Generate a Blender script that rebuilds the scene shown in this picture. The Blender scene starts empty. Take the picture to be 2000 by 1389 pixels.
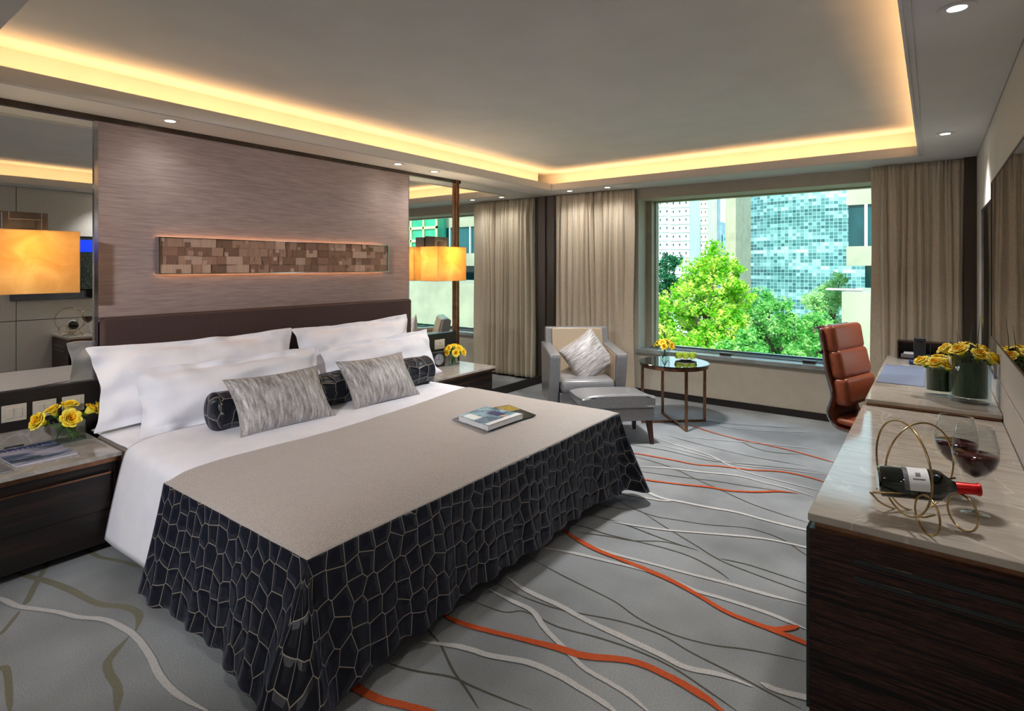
import bpy, bmesh, math, random
from mathutils import Vector, Matrix, noise
PI = math.pi
C = bpy.context.scene.collection
S = bpy.context.scene
random.seed(7)
# ------------------------------------------------------------------ camera, world, light, exposure
YAW = math.radians(36.9); FPX = 1095.0; HZ = 520.0; CAMZ = 1.55
cam_d = bpy.data.cameras.new('camera'); cam = bpy.data.objects.new('camera', cam_d); C.objects.link(cam)
cam.location = (0, 0, CAMZ); cam.rotation_euler = (PI/2, 0, YAW)
cam_d.sensor_width = 36; cam_d.sensor_fit = 'HORIZONTAL'; cam_d.lens = FPX/2000*36
cam_d.shift_y = -(694.5-HZ)/2000; cam_d.clip_start = .05; cam_d.clip_end = 600
S.camera = cam
S.view_settings.view_transform = 'Standard'; S.view_settings.look = 'None'
S.view_settings.gamma = 1; S.view_settings.exposure = 1.45
W = bpy.data.worlds.new('sky'); S.world = W; W.use_nodes = True
nt = W.node_tree; nt.nodes.clear()
wo = nt.nodes.new('ShaderNodeOutputWorld'); bg = nt.nodes.new('ShaderNodeBackground')
tc = nt.nodes.new('ShaderNodeTexCoord'); sx = nt.nodes.new('ShaderNodeSeparateXYZ'); cr = nt.nodes.new('ShaderNodeValToRGB')
cr.color_ramp.elements[0].position = .0; cr.color_ramp.elements[0].color = (.78, .9, .92, 1)
cr.color_ramp.elements[1].position = .6; cr.color_ramp.elements[1].color = (.35, .6, .95, 1)
nt.links.new(tc.outputs['Generated'], sx.inputs[0]); nt.links.new(sx.outputs['Z'], cr.inputs[0])
nt.links.new(cr.outputs[0], bg.inputs[0]); bg.inputs[1].default_value = .8
nt.links.new(bg.outputs[0], wo.inputs[0])
sun_d = bpy.data.lights.new('sun', 'SUN'); sun = bpy.data.objects.new('sun', sun_d); C.objects.link(sun)
sun_d.energy = 2.9; sun_d.angle = .02; sun_d.color = (1, .95, .86)
sun.rotation_euler = Vector((-.3, 1.0, -.95)).to_track_quat('-Z', 'Y').to_euler()

HS, HC = 2.49, 2.72            # soffit and tray ceiling heights
XW, XR, YW, YB = -4.18, .30, 6.40, -2.4   # bed wall, desk wall, window wall, rear wall

def area(name, loc, size, target_dir, energy, color, spread=PI):
    d = bpy.data.lights.new(name, 'AREA'); d.shape = 'RECTANGLE'; d.size, d.size_y = size
    d.energy = energy; d.color = color; d.spread = spread
    o = bpy.data.objects.new(name, d); C.objects.link(o); o.location = loc
    return o, d
WARM = (1.0, .54, .22)
def cove_light(name, a, b, out, energy):
    """LED strip lying in the cove between points a and b, throwing up and outward."""
    a = Vector(a); b = Vector(b); L = (b-a).length
    o, d = area(name, (a+b)/2, (L, .03), None, energy, WARM)
    X = (b-a).normalized(); Z = -(Vector(out).normalized()*.35+Vector((0, 0, 1))).normalized()
    Y = Z.cross(X).normalized(); Z = X.cross(Y)
    o.rotation_euler = Matrix((X, Y, Z)).transposed().to_euler()
FXL, FXR, FYF, FYN = -3.77, -.10, 5.83, .56      # inner edge of the soffit
CZ = 2.545
cove_light('cove_strip', (FXL-.06, FYN, CZ), (FXL-.06, FYF+.05, CZ), (-1, 0, 0), 5.6)
cove_light('cove_strip', (FXL, FYF+.06, CZ), (FXR, FYF+.06, CZ), (0, 1, 0), 4.2)
cove_light('cove_strip', (FXR+.06, FYN, CZ), (FXR+.06, FYF+.05, CZ), (1, 0, 0), 5)
def spot(loc, energy, ang=95, blend=.9, color=(1, .97, .93), tgt=None, r=.03):
    d = bpy.data.lights.new('spot_lamp', 'SPOT'); d.energy = energy; d.spot_size = math.radians(ang); d.spot_blend = blend
    d.color = color; d.shadow_soft_size = r
    o = bpy.data.objects.new('spot_lamp', d); C.objects.link(o); o.location = loc
    if tgt: o.rotation_euler = (Vector(tgt)-Vector(loc)).to_track_quat('-Z', 'Y').to_euler()
    return o
DOWN = [(-3.94, 1.57, 2.5), (-3.93, 3.49, 2.5), (-3.95, 3.98, 8), (-3.62, 6.02, 9), (-3.10, 6.02, 9), (.07, 2.6, 22), (.07, 5.02, 40),
        (-.5, .1, 28), (-2.0, -.1, 4), (-3.3, -.3, 2), (-1.0, -1.6, 22)]  # this row: unseen fill fixtures added above and behind the viewpoint
for x, y, e in DOWN: spot((x, y, HS-.02), e, 104 if x > 0 else 150, 1.0, r=.09)
spot((-2.0, 4.3, 2.66), 112, 126, 1.0, (1, .98, .97), r=.12)   # photographer's strobe stand-in, added under the tray with no fixture
spot((-1.0, -1.6, HS-.03), 215, 56, .9, (.97, .97, 1.0), (-3.5, 2.25, .85), .12)   # added unseen spot aimed at the bed to brighten the pillows
# ------------------------------------------------------------------ materials
M = {}
def lin(r, g, b):
    f = lambda c: (c/255/12.92) if c/255 <= .04045 else ((c/255+.055)/1.055)**2.4
    return (f(r), f(g), f(b), 1)
def mat(name, col, rough=.6, metal=0, **kw):
    m = bpy.data.materials.new(name); m.use_nodes = True; M[name] = m
    b = m.node_tree.nodes['Principled BSDF']
    b.inputs['Base Color'].default_value = col if len(col) == 4 else (*col, 1)
    b.inputs['Roughness'].default_value = rough; b.inputs['Metallic'].default_value = metal
    for k, v in kw.items():
        k = k.replace('_', ' ')
        b.inputs[k].default_value = v
    return m
class N:
    def __init__(s, m): s.m = m; s.t = m.node_tree; s.b = s.t.nodes['Principled BSDF']
    def n(s, kind, **kw):
        x = s.t.nodes.new('ShaderNode'+kind)
        for k, v in kw.items():
            if k.startswith('i_'): x.inputs[k[2:].replace('_', ' ')].default_value = v
            else: setattr(x, k, v)
        return x
    def l(s, a, b): s.t.links.new(a, b)
    def coord(s, scale=(1, 1, 1), kind='Object', rot=(0, 0, 0)):
        c = s.n('TexCoord'); mp = s.n('Mapping'); mp.inputs['Scale'].default_value = scale; mp.inputs['Rotation'].default_value = rot
        s.l(c.outputs[kind], mp.inputs[0]); return mp.outputs[0]
    def noise(s, vec, scale, detail=3, rough=.5, dist=0):
        x = s.n('TexNoise'); x.inputs['Scale'].default_value = scale; x.inputs['Detail'].default_value = detail
        x.inputs['Roughness'].default_value = rough; x.inputs['Distortion'].default_value = dist
        s.l(vec, x.inputs['Vector']); return x.outputs['Fac']
    def ramp(s, fac, stops):
        x = s.n('ValToRGB'); e = x.color_ramp.elements
        while len(e) < len(stops): e.new(.5)
        for i, (p, c) in enumerate(stops): e[i].position = p; e[i].color = c if len(c) == 4 else (*c, 1)
        s.l(fac, x.inputs[0]); return x.outputs[0]
    def color(s, out): s.l(out, s.b.inputs['Base Color'])
    def bump(s, h, strength=.3, dist=.01):
        x = s.n('Bump'); x.inputs['Strength'].default_value = strength; x.inputs['Distance'].default_value = dist
        s.l(h, x.inputs['Height']); s.l(x.outputs[0], s.b.inputs['Normal'])
def noisy(name, c1, c2, scale, rough=.6, stretch=(1, 1, 1), metal=0, bump=0, bd=.005, detail=3, lo=.35, hi=.65, kind='Object', dist=0, rot=(0, 0, 0), **kw):
    m = mat(name, c1, rough, metal, **kw); g = N(m)
    f = g.noise(g.coord(stretch, kind, rot), scale, detail, .55, dist)
    g.color(g.ramp(f, [(lo, c1), (hi, c2)]))
    if bump: g.bump(f, bump, bd)
    return m
noisy('ceiling_paint', lin(207, 208, 205), lin(213, 214, 211), 3, .85)
noisy('soffit_paint', lin(205, 203, 200), lin(210, 208, 205), 3, .8)
noisy('wall_panel', lin(196, 190, 184), lin(206, 201, 195), 60, .7, bump=.08, bd=.002)
noisy('window_wall_paint', lin(176, 168, 152), lin(184, 176, 160), 5, .7)
noisy('wallpaper', lin(146, 127, 124), lin(176, 158, 154), 70, .6, (1, .09, 1.8), bump=.15, bd=.002, detail=5, lo=.3, hi=.7)
noisy('headboard_fabric', lin(66, 48, 46), lin(78, 58, 55), 300, .75, bump=.2, bd=.001)
noisy('white_linen', lin(236, 236, 246), lin(243, 243, 250), 7, .8, bump=.12, bd=.02)
noisy('sheet_taupe', lin(150, 138, 128), lin(158, 146, 136), 40, .8)
noisy('bronze', lin(150, 110, 85), lin(128, 92, 70), 20, .28, metal=1)
noisy('chrome', lin(190, 190, 195), lin(170, 170, 178), 9, .12, metal=1)
noisy('dark_metal', lin(74, 66, 60), lin(92, 82, 74), 6, .35, (1, 1, .1), metal=.8)
noisy('black_trim', lin(24, 20, 19), lin(30, 25, 23), 8, .4)
noisy('baseboard_black', lin(26, 22, 20), lin(34, 28, 25), 8, .5)
noisy('gloss_black', (.004, .004, .005), (.006, .006, .007), 5, .05, Coat_Weight=.5)
noisy('plastic_black', lin(24, 24, 27), lin(30, 30, 33), 30, .4)
noisy('plastic_blue', lin(20, 40, 90), lin(28, 50, 105), 30, .35)
noisy('switch_plastic', lin(196, 190, 178), lin(204, 198, 186), 20, .35)
noisy('grey_leather', lin(120, 120, 122), lin(134, 134, 136), 90, .28, bump=.12, bd=.002, Coat_Weight=.15)
noisy('beige_leather', lin(168, 150, 126), lin(176, 158, 134), 90, .42, bump=.1, bd=.002)
noisy('orange_leather', lin(152, 78, 50), lin(168, 90, 60), 70, .36, bump=.12, bd=.002)
noisy('dark_wood', lin(58, 32, 26), lin(78, 42, 34), 12, .35, (1, 1, .1))
noisy('desk_pad', lin(112, 122, 146), lin(120, 130, 154), 120, .55)
noisy('petal', lin(254, 214, 20), lin(255, 232, 70), 14, .55, Subsurface_Weight=.0)
noisy('petal_pale', lin(254, 226, 50), lin(255, 240, 110), 14, .55)
noisy('petal_deep', lin(250, 184, 8), lin(255, 206, 24), 14, .55)
noisy('stem_green', lin(58, 104, 34), lin(96, 140, 52), 20, .5)
noisy('blade_green', lin(14, 40, 16), lin(34, 72, 30), 30, .45, (3, 3, .3))
noisy('apple_skin', lin(126, 160, 30), lin(170, 190, 62), 12, .3)
noisy('porcelain', lin(236, 236, 232), lin(242, 242, 238), 5, .2)
noisy('paper_white', lin(230, 230, 232), lin(238, 238, 240), 40, .6)
noisy('gold_wire', lin(196, 170, 120), lin(176, 148, 100), 30, .25, metal=1)
noisy('foil_red', lin(176, 12, 12), lin(210, 24, 18), 30, .3, (1, 1, 1), metal=.5)
noisy('bottle_glass', (.002, .004, .003), (.003, .006, .004), 5, .04, Coat_Weight=1.0)
noisy('wine_red', (.035, .001, .002), (.05, .002, .003), 5, .05)
noisy('clock_face', lin(200, 204, 214), lin(212, 216, 224), 10, .3)
noisy('asphalt', lin(90, 104, 80), lin(120, 134, 104), .4, .9)
noisy('concrete_cream', lin(158, 156, 136), lin(174, 172, 150), .7, .85)
noisy('concrete_white', lin(206, 212, 210), lin(216, 222, 220), .5, .8)
noisy('concrete_beige', lin(222, 214, 196), lin(232, 224, 208), .5, .85)
noisy('dark_window', lin(16, 58, 64), lin(34, 92, 98), .5, .08, stretch=(1, 1, .4))
noisy('teal_window', lin(30, 150, 120), lin(80, 190, 150), .35, .1)
noisy('blue_window', lin(90, 140, 160), lin(140, 180, 196), .3, .15)
noisy('yellow_mullion', lin(226, 232, 150), lin(236, 240, 170), 1, .5)
noisy('pale_mullion', lin(190, 214, 210), lin(200, 222, 218), 1, .4)
noisy('window_frame_paint', lin(150, 142, 122), lin(160, 152, 132), 8, .45)
noisy('sill_stone', lin(120, 126, 122), lin(150, 156, 152), 6, .22, (1, 4, 1))
noisy('bark', lin(80, 66, 50), lin(104, 88, 68), 6, .9)
def mirror_mat(name, col, rough=.0):
    m = mat(name, col, rough, 1.0); g = N(m)
    g.color(g.ramp(g.noise(g.coord(), 2), [(0, col), (1, tuple(min(1, c*1.01) for c in col[:3]))])); return m
mirror_mat('mirror', (.80, .82, .81, 1)); mirror_mat('bronze_mirror', (.42, .34, .28, 1))
def glass_mat(name, tint, rough=0):
    m = mat(name, tint, rough); g = N(m); b = g.b
    b.inputs['Transmission Weight'].default_value = 1; b.inputs['IOR'].default_value = 1.45
    g.color(g.ramp(g.noise(g.coord(), 3), [(0, tint), (1, tint)])); return m
glass_mat('clear_glass', (.97, .99, .98, 1)); glass_mat('water', (.93, .97, .95, 1))
def pane_mat(name, tint, fr=.12):
    m = bpy.data.materials.new(name); m.use_nodes = True; M[name] = m; t = m.node_tree; t.nodes.clear()
    o = t.nodes.new('ShaderNodeOutputMaterial'); a = t.nodes.new('ShaderNodeBsdfTransparent'); a.inputs[0].default_value = tint
    b = t.nodes.new('ShaderNodeBsdfGlossy'); b.inputs['Roughness'].default_value = 0
    f = t.nodes.new('ShaderNodeLayerWeight'); f.inputs['Blend'].default_value = .5
    pw = t.nodes.new('ShaderNodeMath'); pw.operation = 'POWER'; pw.inputs[1].default_value = 3.5
    mm = t.nodes.new('ShaderNodeMath'); mm.operation = 'MULTIPLY_ADD'; mm.inputs[1].default_value = fr*3; mm.inputs[2].default_value = .02
    t.links.new(f.outputs['Facing'], pw.inputs[0])
    x = t.nodes.new('ShaderNodeMixShader'); t.links.new(pw.outputs[0], mm.inputs[0]); t.links.new(mm.outputs[0], x.inputs[0])
    t.links.new(a.outputs[0], x.inputs[1]); t.links.new(b.outputs[0], x.inputs[2]); t.links.new(x.outputs[0], o.inputs[0])
pane_mat('window_glass', (.90, .98, .95, 1)); pane_mat('wine_glass', (.97, .98, .98, 1), .26); pane_mat('vase_glass', (.93, .97, .96, 1), .26)
# marble
def marble(name, a, b, v, rough=.1, s=(3, 3, 3), rot=(0, 0, 0)):
    m = mat(name, a, rough); g = N(m); c = g.coord(s, rot=rot)
    f = g.noise(c, 2.2, 8, .62, .6); col = g.ramp(f, [(.3, a), (.5, b), (.7, a)])
    w = g.noise(g.coord((1, 1, 1), rot=(0, 0, .6)), 2.0, 6, .5, 1.2)
    vein = g.ramp(w, [(.49, (0, 0, 0)), (.5, (1, 1, 1)), (.51, (0, 0, 0))])
    mx = g.n('MixRGB'); mx.inputs[2].default_value = v
    mul = g.n('Math', operation='MULTIPLY'); mul.inputs[1].default_value = .45
    g.l(vein, mul.inputs[0]); g.l(mul.outputs[0], mx.inputs[0]); g.l(col, mx.inputs[1]); g.color(mx.outputs[0])
marble('marble_beige', lin(156, 146, 136), lin(186, 177, 166), lin(226, 220, 210), .09, (.9, 7, 3), (0, 0, .25))
marble('marble_grey', lin(140, 134, 128), lin(168, 162, 156), lin(205, 202, 200), .12, (3, 2, 3))
# ebony veneer, horizontal grain
def ebony(name, ax=(1, 1, 1)):
    m = mat(name, (.01, .01, .01, 1), .3); g = N(m); g.b.inputs['Specular IOR Level'].default_value = .3
    f = g.noise(g.coord(ax), 4.0, 6, .65, .3); f2 = g.noise(g.coord(tuple(a*2.7 for a in ax)), 5.0, 4, .6)
    mx = g.n('Math', operation='MULTIPLY'); g.l(f, mx.inputs[0]); g.l(f2, mx.inputs[1])
    g.color(g.ramp(mx.outputs[0], [(.15, lin(14, 9, 9)), (.235, lin(26, 16, 15)), (.275, lin(84, 50, 36)), (.30, lin(28, 17, 15)), (.36, lin(52, 31, 25)), (.42, lin(110, 68, 48))]))
ebony('ebony', (.35, .35, 14))
noisy('nightstand_veneer', lin(16, 11, 10), lin(44, 27, 22), 4, .4, (.35, .35, 14), detail=6, lo=.45, hi=.75)
# carpet
def carpet(name, c1, c2):
    m = mat(name, c1, .95); g = N(m); co = g.coord()
    big = g.noise(co, 1.3, 3); fine = g.noise(co, 170, 3)
    a = g.ramp(big, [(.35, c1), (.65, c2)]); mx = g.n('MixRGB', blend_type='MULTIPLY'); mx.inputs[0].default_value = .5
    g.l(a, mx.inputs[1]); g.l(g.ramp(fine, [(.3, (.55, .55, .55)), (.6, (1, 1, 1))]), mx.inputs[2]); g.color(mx.outputs[0]); g.bump(fine, .35, .006)
    m.node_tree.nodes['Principled BSDF'].inputs['Specular IOR Level'].default_value = .1
carpet('carpet_grey', lin(128, 131, 132), lin(166, 170, 172)); carpet('carpet_white', lin(192, 190, 188), lin(206, 204, 202))
carpet('carpet_orange', lin(196, 84, 46), lin(208, 96, 56)); carpet('carpet_dark', lin(84, 80, 70), lin(100, 96, 84)); carpet('carpet_olive', lin(122, 120, 104), lin(134, 132, 114))
# bedspread top weave
m = mat('spread_weave', lin(160, 148, 138), .5); g = N(m)
w = g.noise(g.coord(), 420, 2); g.color(g.ramp(w, [(.35, lin(136, 126, 119)), (.6, lin(190, 181, 174))])); g.bump(w, .5, .003)
m.node_tree.nodes['Principled BSDF'].inputs['Sheen Weight'].default_value = .3
# black satin with silver cell lines (UV in metres)
def cells(name, sc, lw):
    m = mat(name, (.01, .01, .015, 1), .38, Coat_Weight=.0); g = N(m)
    uv = g.coord((1, .86, 1), 'UV')
    v = g.n('TexVoronoi', feature='DISTANCE_TO_EDGE', voronoi_dimensions='2D'); v.inputs['Scale'].default_value = sc; v.inputs['Randomness'].default_value = .6
    g.l(uv, v.inputs['Vector'])
    f = g.ramp(v.outputs['Distance'], [(lw, (1, 1, 1)), (lw*1.5, (0, 0, 0))])
    mx = g.n('MixRGB'); g.l(f, mx.inputs[0]); mx.inputs[1].default_value = (.006, .007, .013, 1); mx.inputs[2].default_value = lin(150, 140, 126)
    g.color(mx.outputs[0])
    h = g.ramp(v.outputs['Distance'], [(0, (0, 0, 0)), (.25, (1, 1, 1))]); g.bump(h, .6, .012)
    g.b.inputs['Specular IOR Level'].default_value = .3; g.b.inputs['Roughness'].default_value = .36; g.b.inputs['Sheen Weight'].default_value = .07; g.b.inputs['Sheen Tint'].default_value = (.45, .55, 1, 1)
cells('cell_satin', 14.5, .014); cells('cell_satin_large', 12, .016)
# silver streaky cushion
m = mat('silver_silk', lin(160, 154, 150), .5, .12); g = N(m)
f = g.noise(g.coord((9, .9, 1), 'UV'), 3.5, 7, .7); f2 = g.noise(g.coord((14, 60, 1), 'UV'), 2, 4)
mx = g.n('Math', operation='ADD'); mm = g.n('Math', operation='MULTIPLY'); mm.inputs[1].default_value = .25
g.l(f2, mm.inputs[0]); g.l(f, mx.inputs[0]); g.l(mm.outputs[0], mx.inputs[1])
g.color(g.ramp(mx.outputs[0], [(.42, lin(108, 95, 86)), (.53, lin(140, 132, 127)), (.64, lin(172, 169, 169)), (.80, lin(220, 220, 224))])); g.bump(mx.outputs[0], .3, .004)
# curtain
m = noisy('curtain_cloth', lin(188, 174, 152), lin(206, 193, 172), 200, .85, (1, 1, .2)); m.node_tree.nodes['Principled BSDF'].inputs['Sheen Weight'].default_value = .2
# lamp shade parchment
def shade(name, c1, c2, e):
    m = bpy.data.materials.new(name); m.use_nodes = True; M[name] = m; t = m.node_tree; t.nodes.clear()
    class G(N):
        def __init__(s): s.m = m; s.t = t
    g = G(); co = g.coord(); f = g.noise(co, 6, 5, .6, .8); col = g.ramp(f, [(.3, c1), (.7, c2)])
    tr = g.n('BsdfTranslucent'); di = g.n('BsdfDiffuse'); em = g.n('Emission'); em.inputs[1].default_value = e
    for x in (tr, di, em): g.l(col, x.inputs[0])
    a = g.n('MixShader'); a.inputs[0].default_value = .45; g.l(tr.outputs[0], a.inputs[1]); g.l(di.outputs[0], a.inputs[2])
    b = g.n('AddShader'); g.l(a.outputs[0], b.inputs[0]); g.l(em.outputs[0], b.inputs[1])
    o = g.n('OutputMaterial'); g.l(b.outputs[0], o.inputs[0])
shade('shade_parchment', lin(214, 170, 96), lin(236, 206, 140), .05)
def emit(name, col, e):
    m = mat(name, (0, 0, 0, 1), .5); b = m.node_tree.nodes['Principled BSDF']; g = N(m)
    g.l(g.ramp(g.noise(g.coord(), 3), [(0, col), (1, col)]), b.inputs['Emission Color']); b.inputs['Emission Strength'].default_value = e
emit('lamp_glow', (1, .93, .8, 1), 9); emit('screen_blue', (.0, .03, .55, 1), .8); emit('screen_city', (.01, .012, .012, 1), .6)
# screen city: dark with specks
m = M['screen_city']; g = N(m); v = g.noise(g.coord(), 90, 2)
g.l(g.ramp(v, [(.62, (.004, .006, .006)), (.7, (.25, .3, .14))]), m.node_tree.nodes['Principled BSDF'].inputs['Emission Color'])
# leaves
def leaf(name, stops, sc):
    m = bpy.data.materials.new(name); m.use_nodes = True; M[name] = m; t = m.node_tree; t.nodes.clear()
    class G(N):
        def __init__(s): s.m = m; s.t = t
    g = G(); co = g.coord(); f = g.noise(co, sc, 3, .7); col = g.ramp(f, stops)
    tr = g.n('BsdfTranslucent'); di = g.n('BsdfDiffuse'); a = g.n('MixShader'); a.inputs[0].default_value = .6
    for x in (tr, di): g.l(col, x.inputs[0])
    g.l(tr.outputs[0], a.inputs[1]); g.l(di.outputs[0], a.inputs[2]); o = g.n('OutputMaterial'); g.l(a.outputs[0], o.inputs[0])
leaf('leaf_yellow', [(.3, lin(50, 140, 20)), (.46, lin(120, 196, 40)), (.62, lin(240, 246, 120))], 3.0)
leaf('leaf_green', [(.3, lin(40, 126, 50)), (.48, lin(104, 186, 84)), (.64, lin(196, 234, 150))], 3.0)
leaf('leaf_dark', [(.3, lin(20, 84, 60)), (.7, lin(60, 140, 90))], 3.0)
leaf('leaf_pale', [(.3, lin(140, 206, 120)), (.7, lin(220, 244, 180))], 2.0)
# curtain wall tower
def tower(name):
    m = mat(name, lin(80, 150, 160), .25); g = N(m)
    c = g.n('TexCoord'); sep = g.n('SeparateXYZ'); g.l(c.outputs['UV'], sep.inputs[0])
    def fl(o, s):
        a = g.n('Math', operation='MULTIPLY'); a.inputs[1].default_value = s; g.l(o, a.inputs[0])
        f = g.n('Math', operation='FLOOR'); g.l(a.outputs[0], f.inputs[0]); r = g.n('Math', operation='FRACT'); g.l(a.outputs[0], r.inputs[0]); return f.outputs[0], r.outputs[0]
    fu, ru = fl(sep.outputs[0], 1.0); fv, rv = fl(sep.outputs[1], 1.0)
    cb = g.n('CombineXYZ'); g.l(fu, cb.inputs[0]); g.l(fv, cb.inputs[1])
    wn = g.n('TexWhiteNoise', noise_dimensions='2D'); g.l(cb.outputs[0], wn.inputs['Vector'])
    cb2 = g.n('CombineXYZ'); a = g.n('Math', operation='MULTIPLY'); a.inputs[1].default_value = .07; g.l(fu, a.inputs[0]); g.l(a.outputs[0], cb2.inputs[0]); g.l(fv, cb2.inputs[1])
    ns = g.n('TexNoise'); ns.inputs['Scale'].default_value = .37; ns.inputs['Detail'].default_value = 5; g.l(cb2.outputs[0], ns.inputs['Vector'])
    md = g.n('Math', operation='MULTIPLY_ADD'); md.inputs[1].default_value = .22; g.l(wn.outputs[0], md.inputs[0]); g.l(ns.outputs[0], md.inputs[2])
    col = g.ramp(md.outputs[0], [(.44, lin(44, 84, 90)), (.58, lin(74, 122, 126)), (.68, lin(118, 164, 168)), (.84, lin(190, 216, 216))])  # pane tones and row bands painted in to suggest reflections
    lu = g.n('Math', operation='LESS_THAN'); lu.inputs[1].default_value = .1; g.l(ru, lu.inputs[0])
    lv = g.n('Math', operation='LESS_THAN'); lv.inputs[1].default_value = .12; g.l(rv, lv.inputs[0])
    mxx = g.n('Math', operation='MAXIMUM'); g.l(lu.outputs[0], mxx.inputs[0]); g.l(lv.outputs[0], mxx.inputs[1])
    mx = g.n('MixRGB'); g.l(mxx.outputs[0], mx.inputs[0]); g.l(col, mx.inputs[1]); mx.inputs[2].default_value = lin(150, 190, 192); g.color(mx.outputs[0])
tower('tower_glass')
# magazine covers
noisy('cover_sky', lin(150, 190, 205), lin(70, 100, 130), 18, .25, lo=.4, hi=.6)
noisy('cover_sea', lin(176, 174, 196), lin(60, 84, 116), 4, .22, (3, 1, 1), lo=.42, hi=.6)
noisy('cover_dark', lin(24, 26, 24), lin(50, 54, 46), 12, .25)
noisy('cover_gold', lin(120, 100, 30), lin(190, 160, 60), 90, .35)
noisy('ink_navy', lin(24, 40, 96), lin(36, 54, 110), 30, .5)
noisy('ink_grey', lin(90, 90, 96), lin(120, 120, 126), 90, .6)
noisy('skin_tone', lin(196, 140, 110), lin(210, 156, 126), 50, .6)
for i, (a, b) in enumerate([((168, 132, 112), (180, 144, 122)), ((146, 110, 90), (158, 120, 100)), ((194, 160, 140), (206, 172, 152)), ((128, 96, 78), (140, 106, 86))]):
    noisy('relief_%d' % i, lin(*a), lin(*b), 120, .55, (1, 1, .1))
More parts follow.
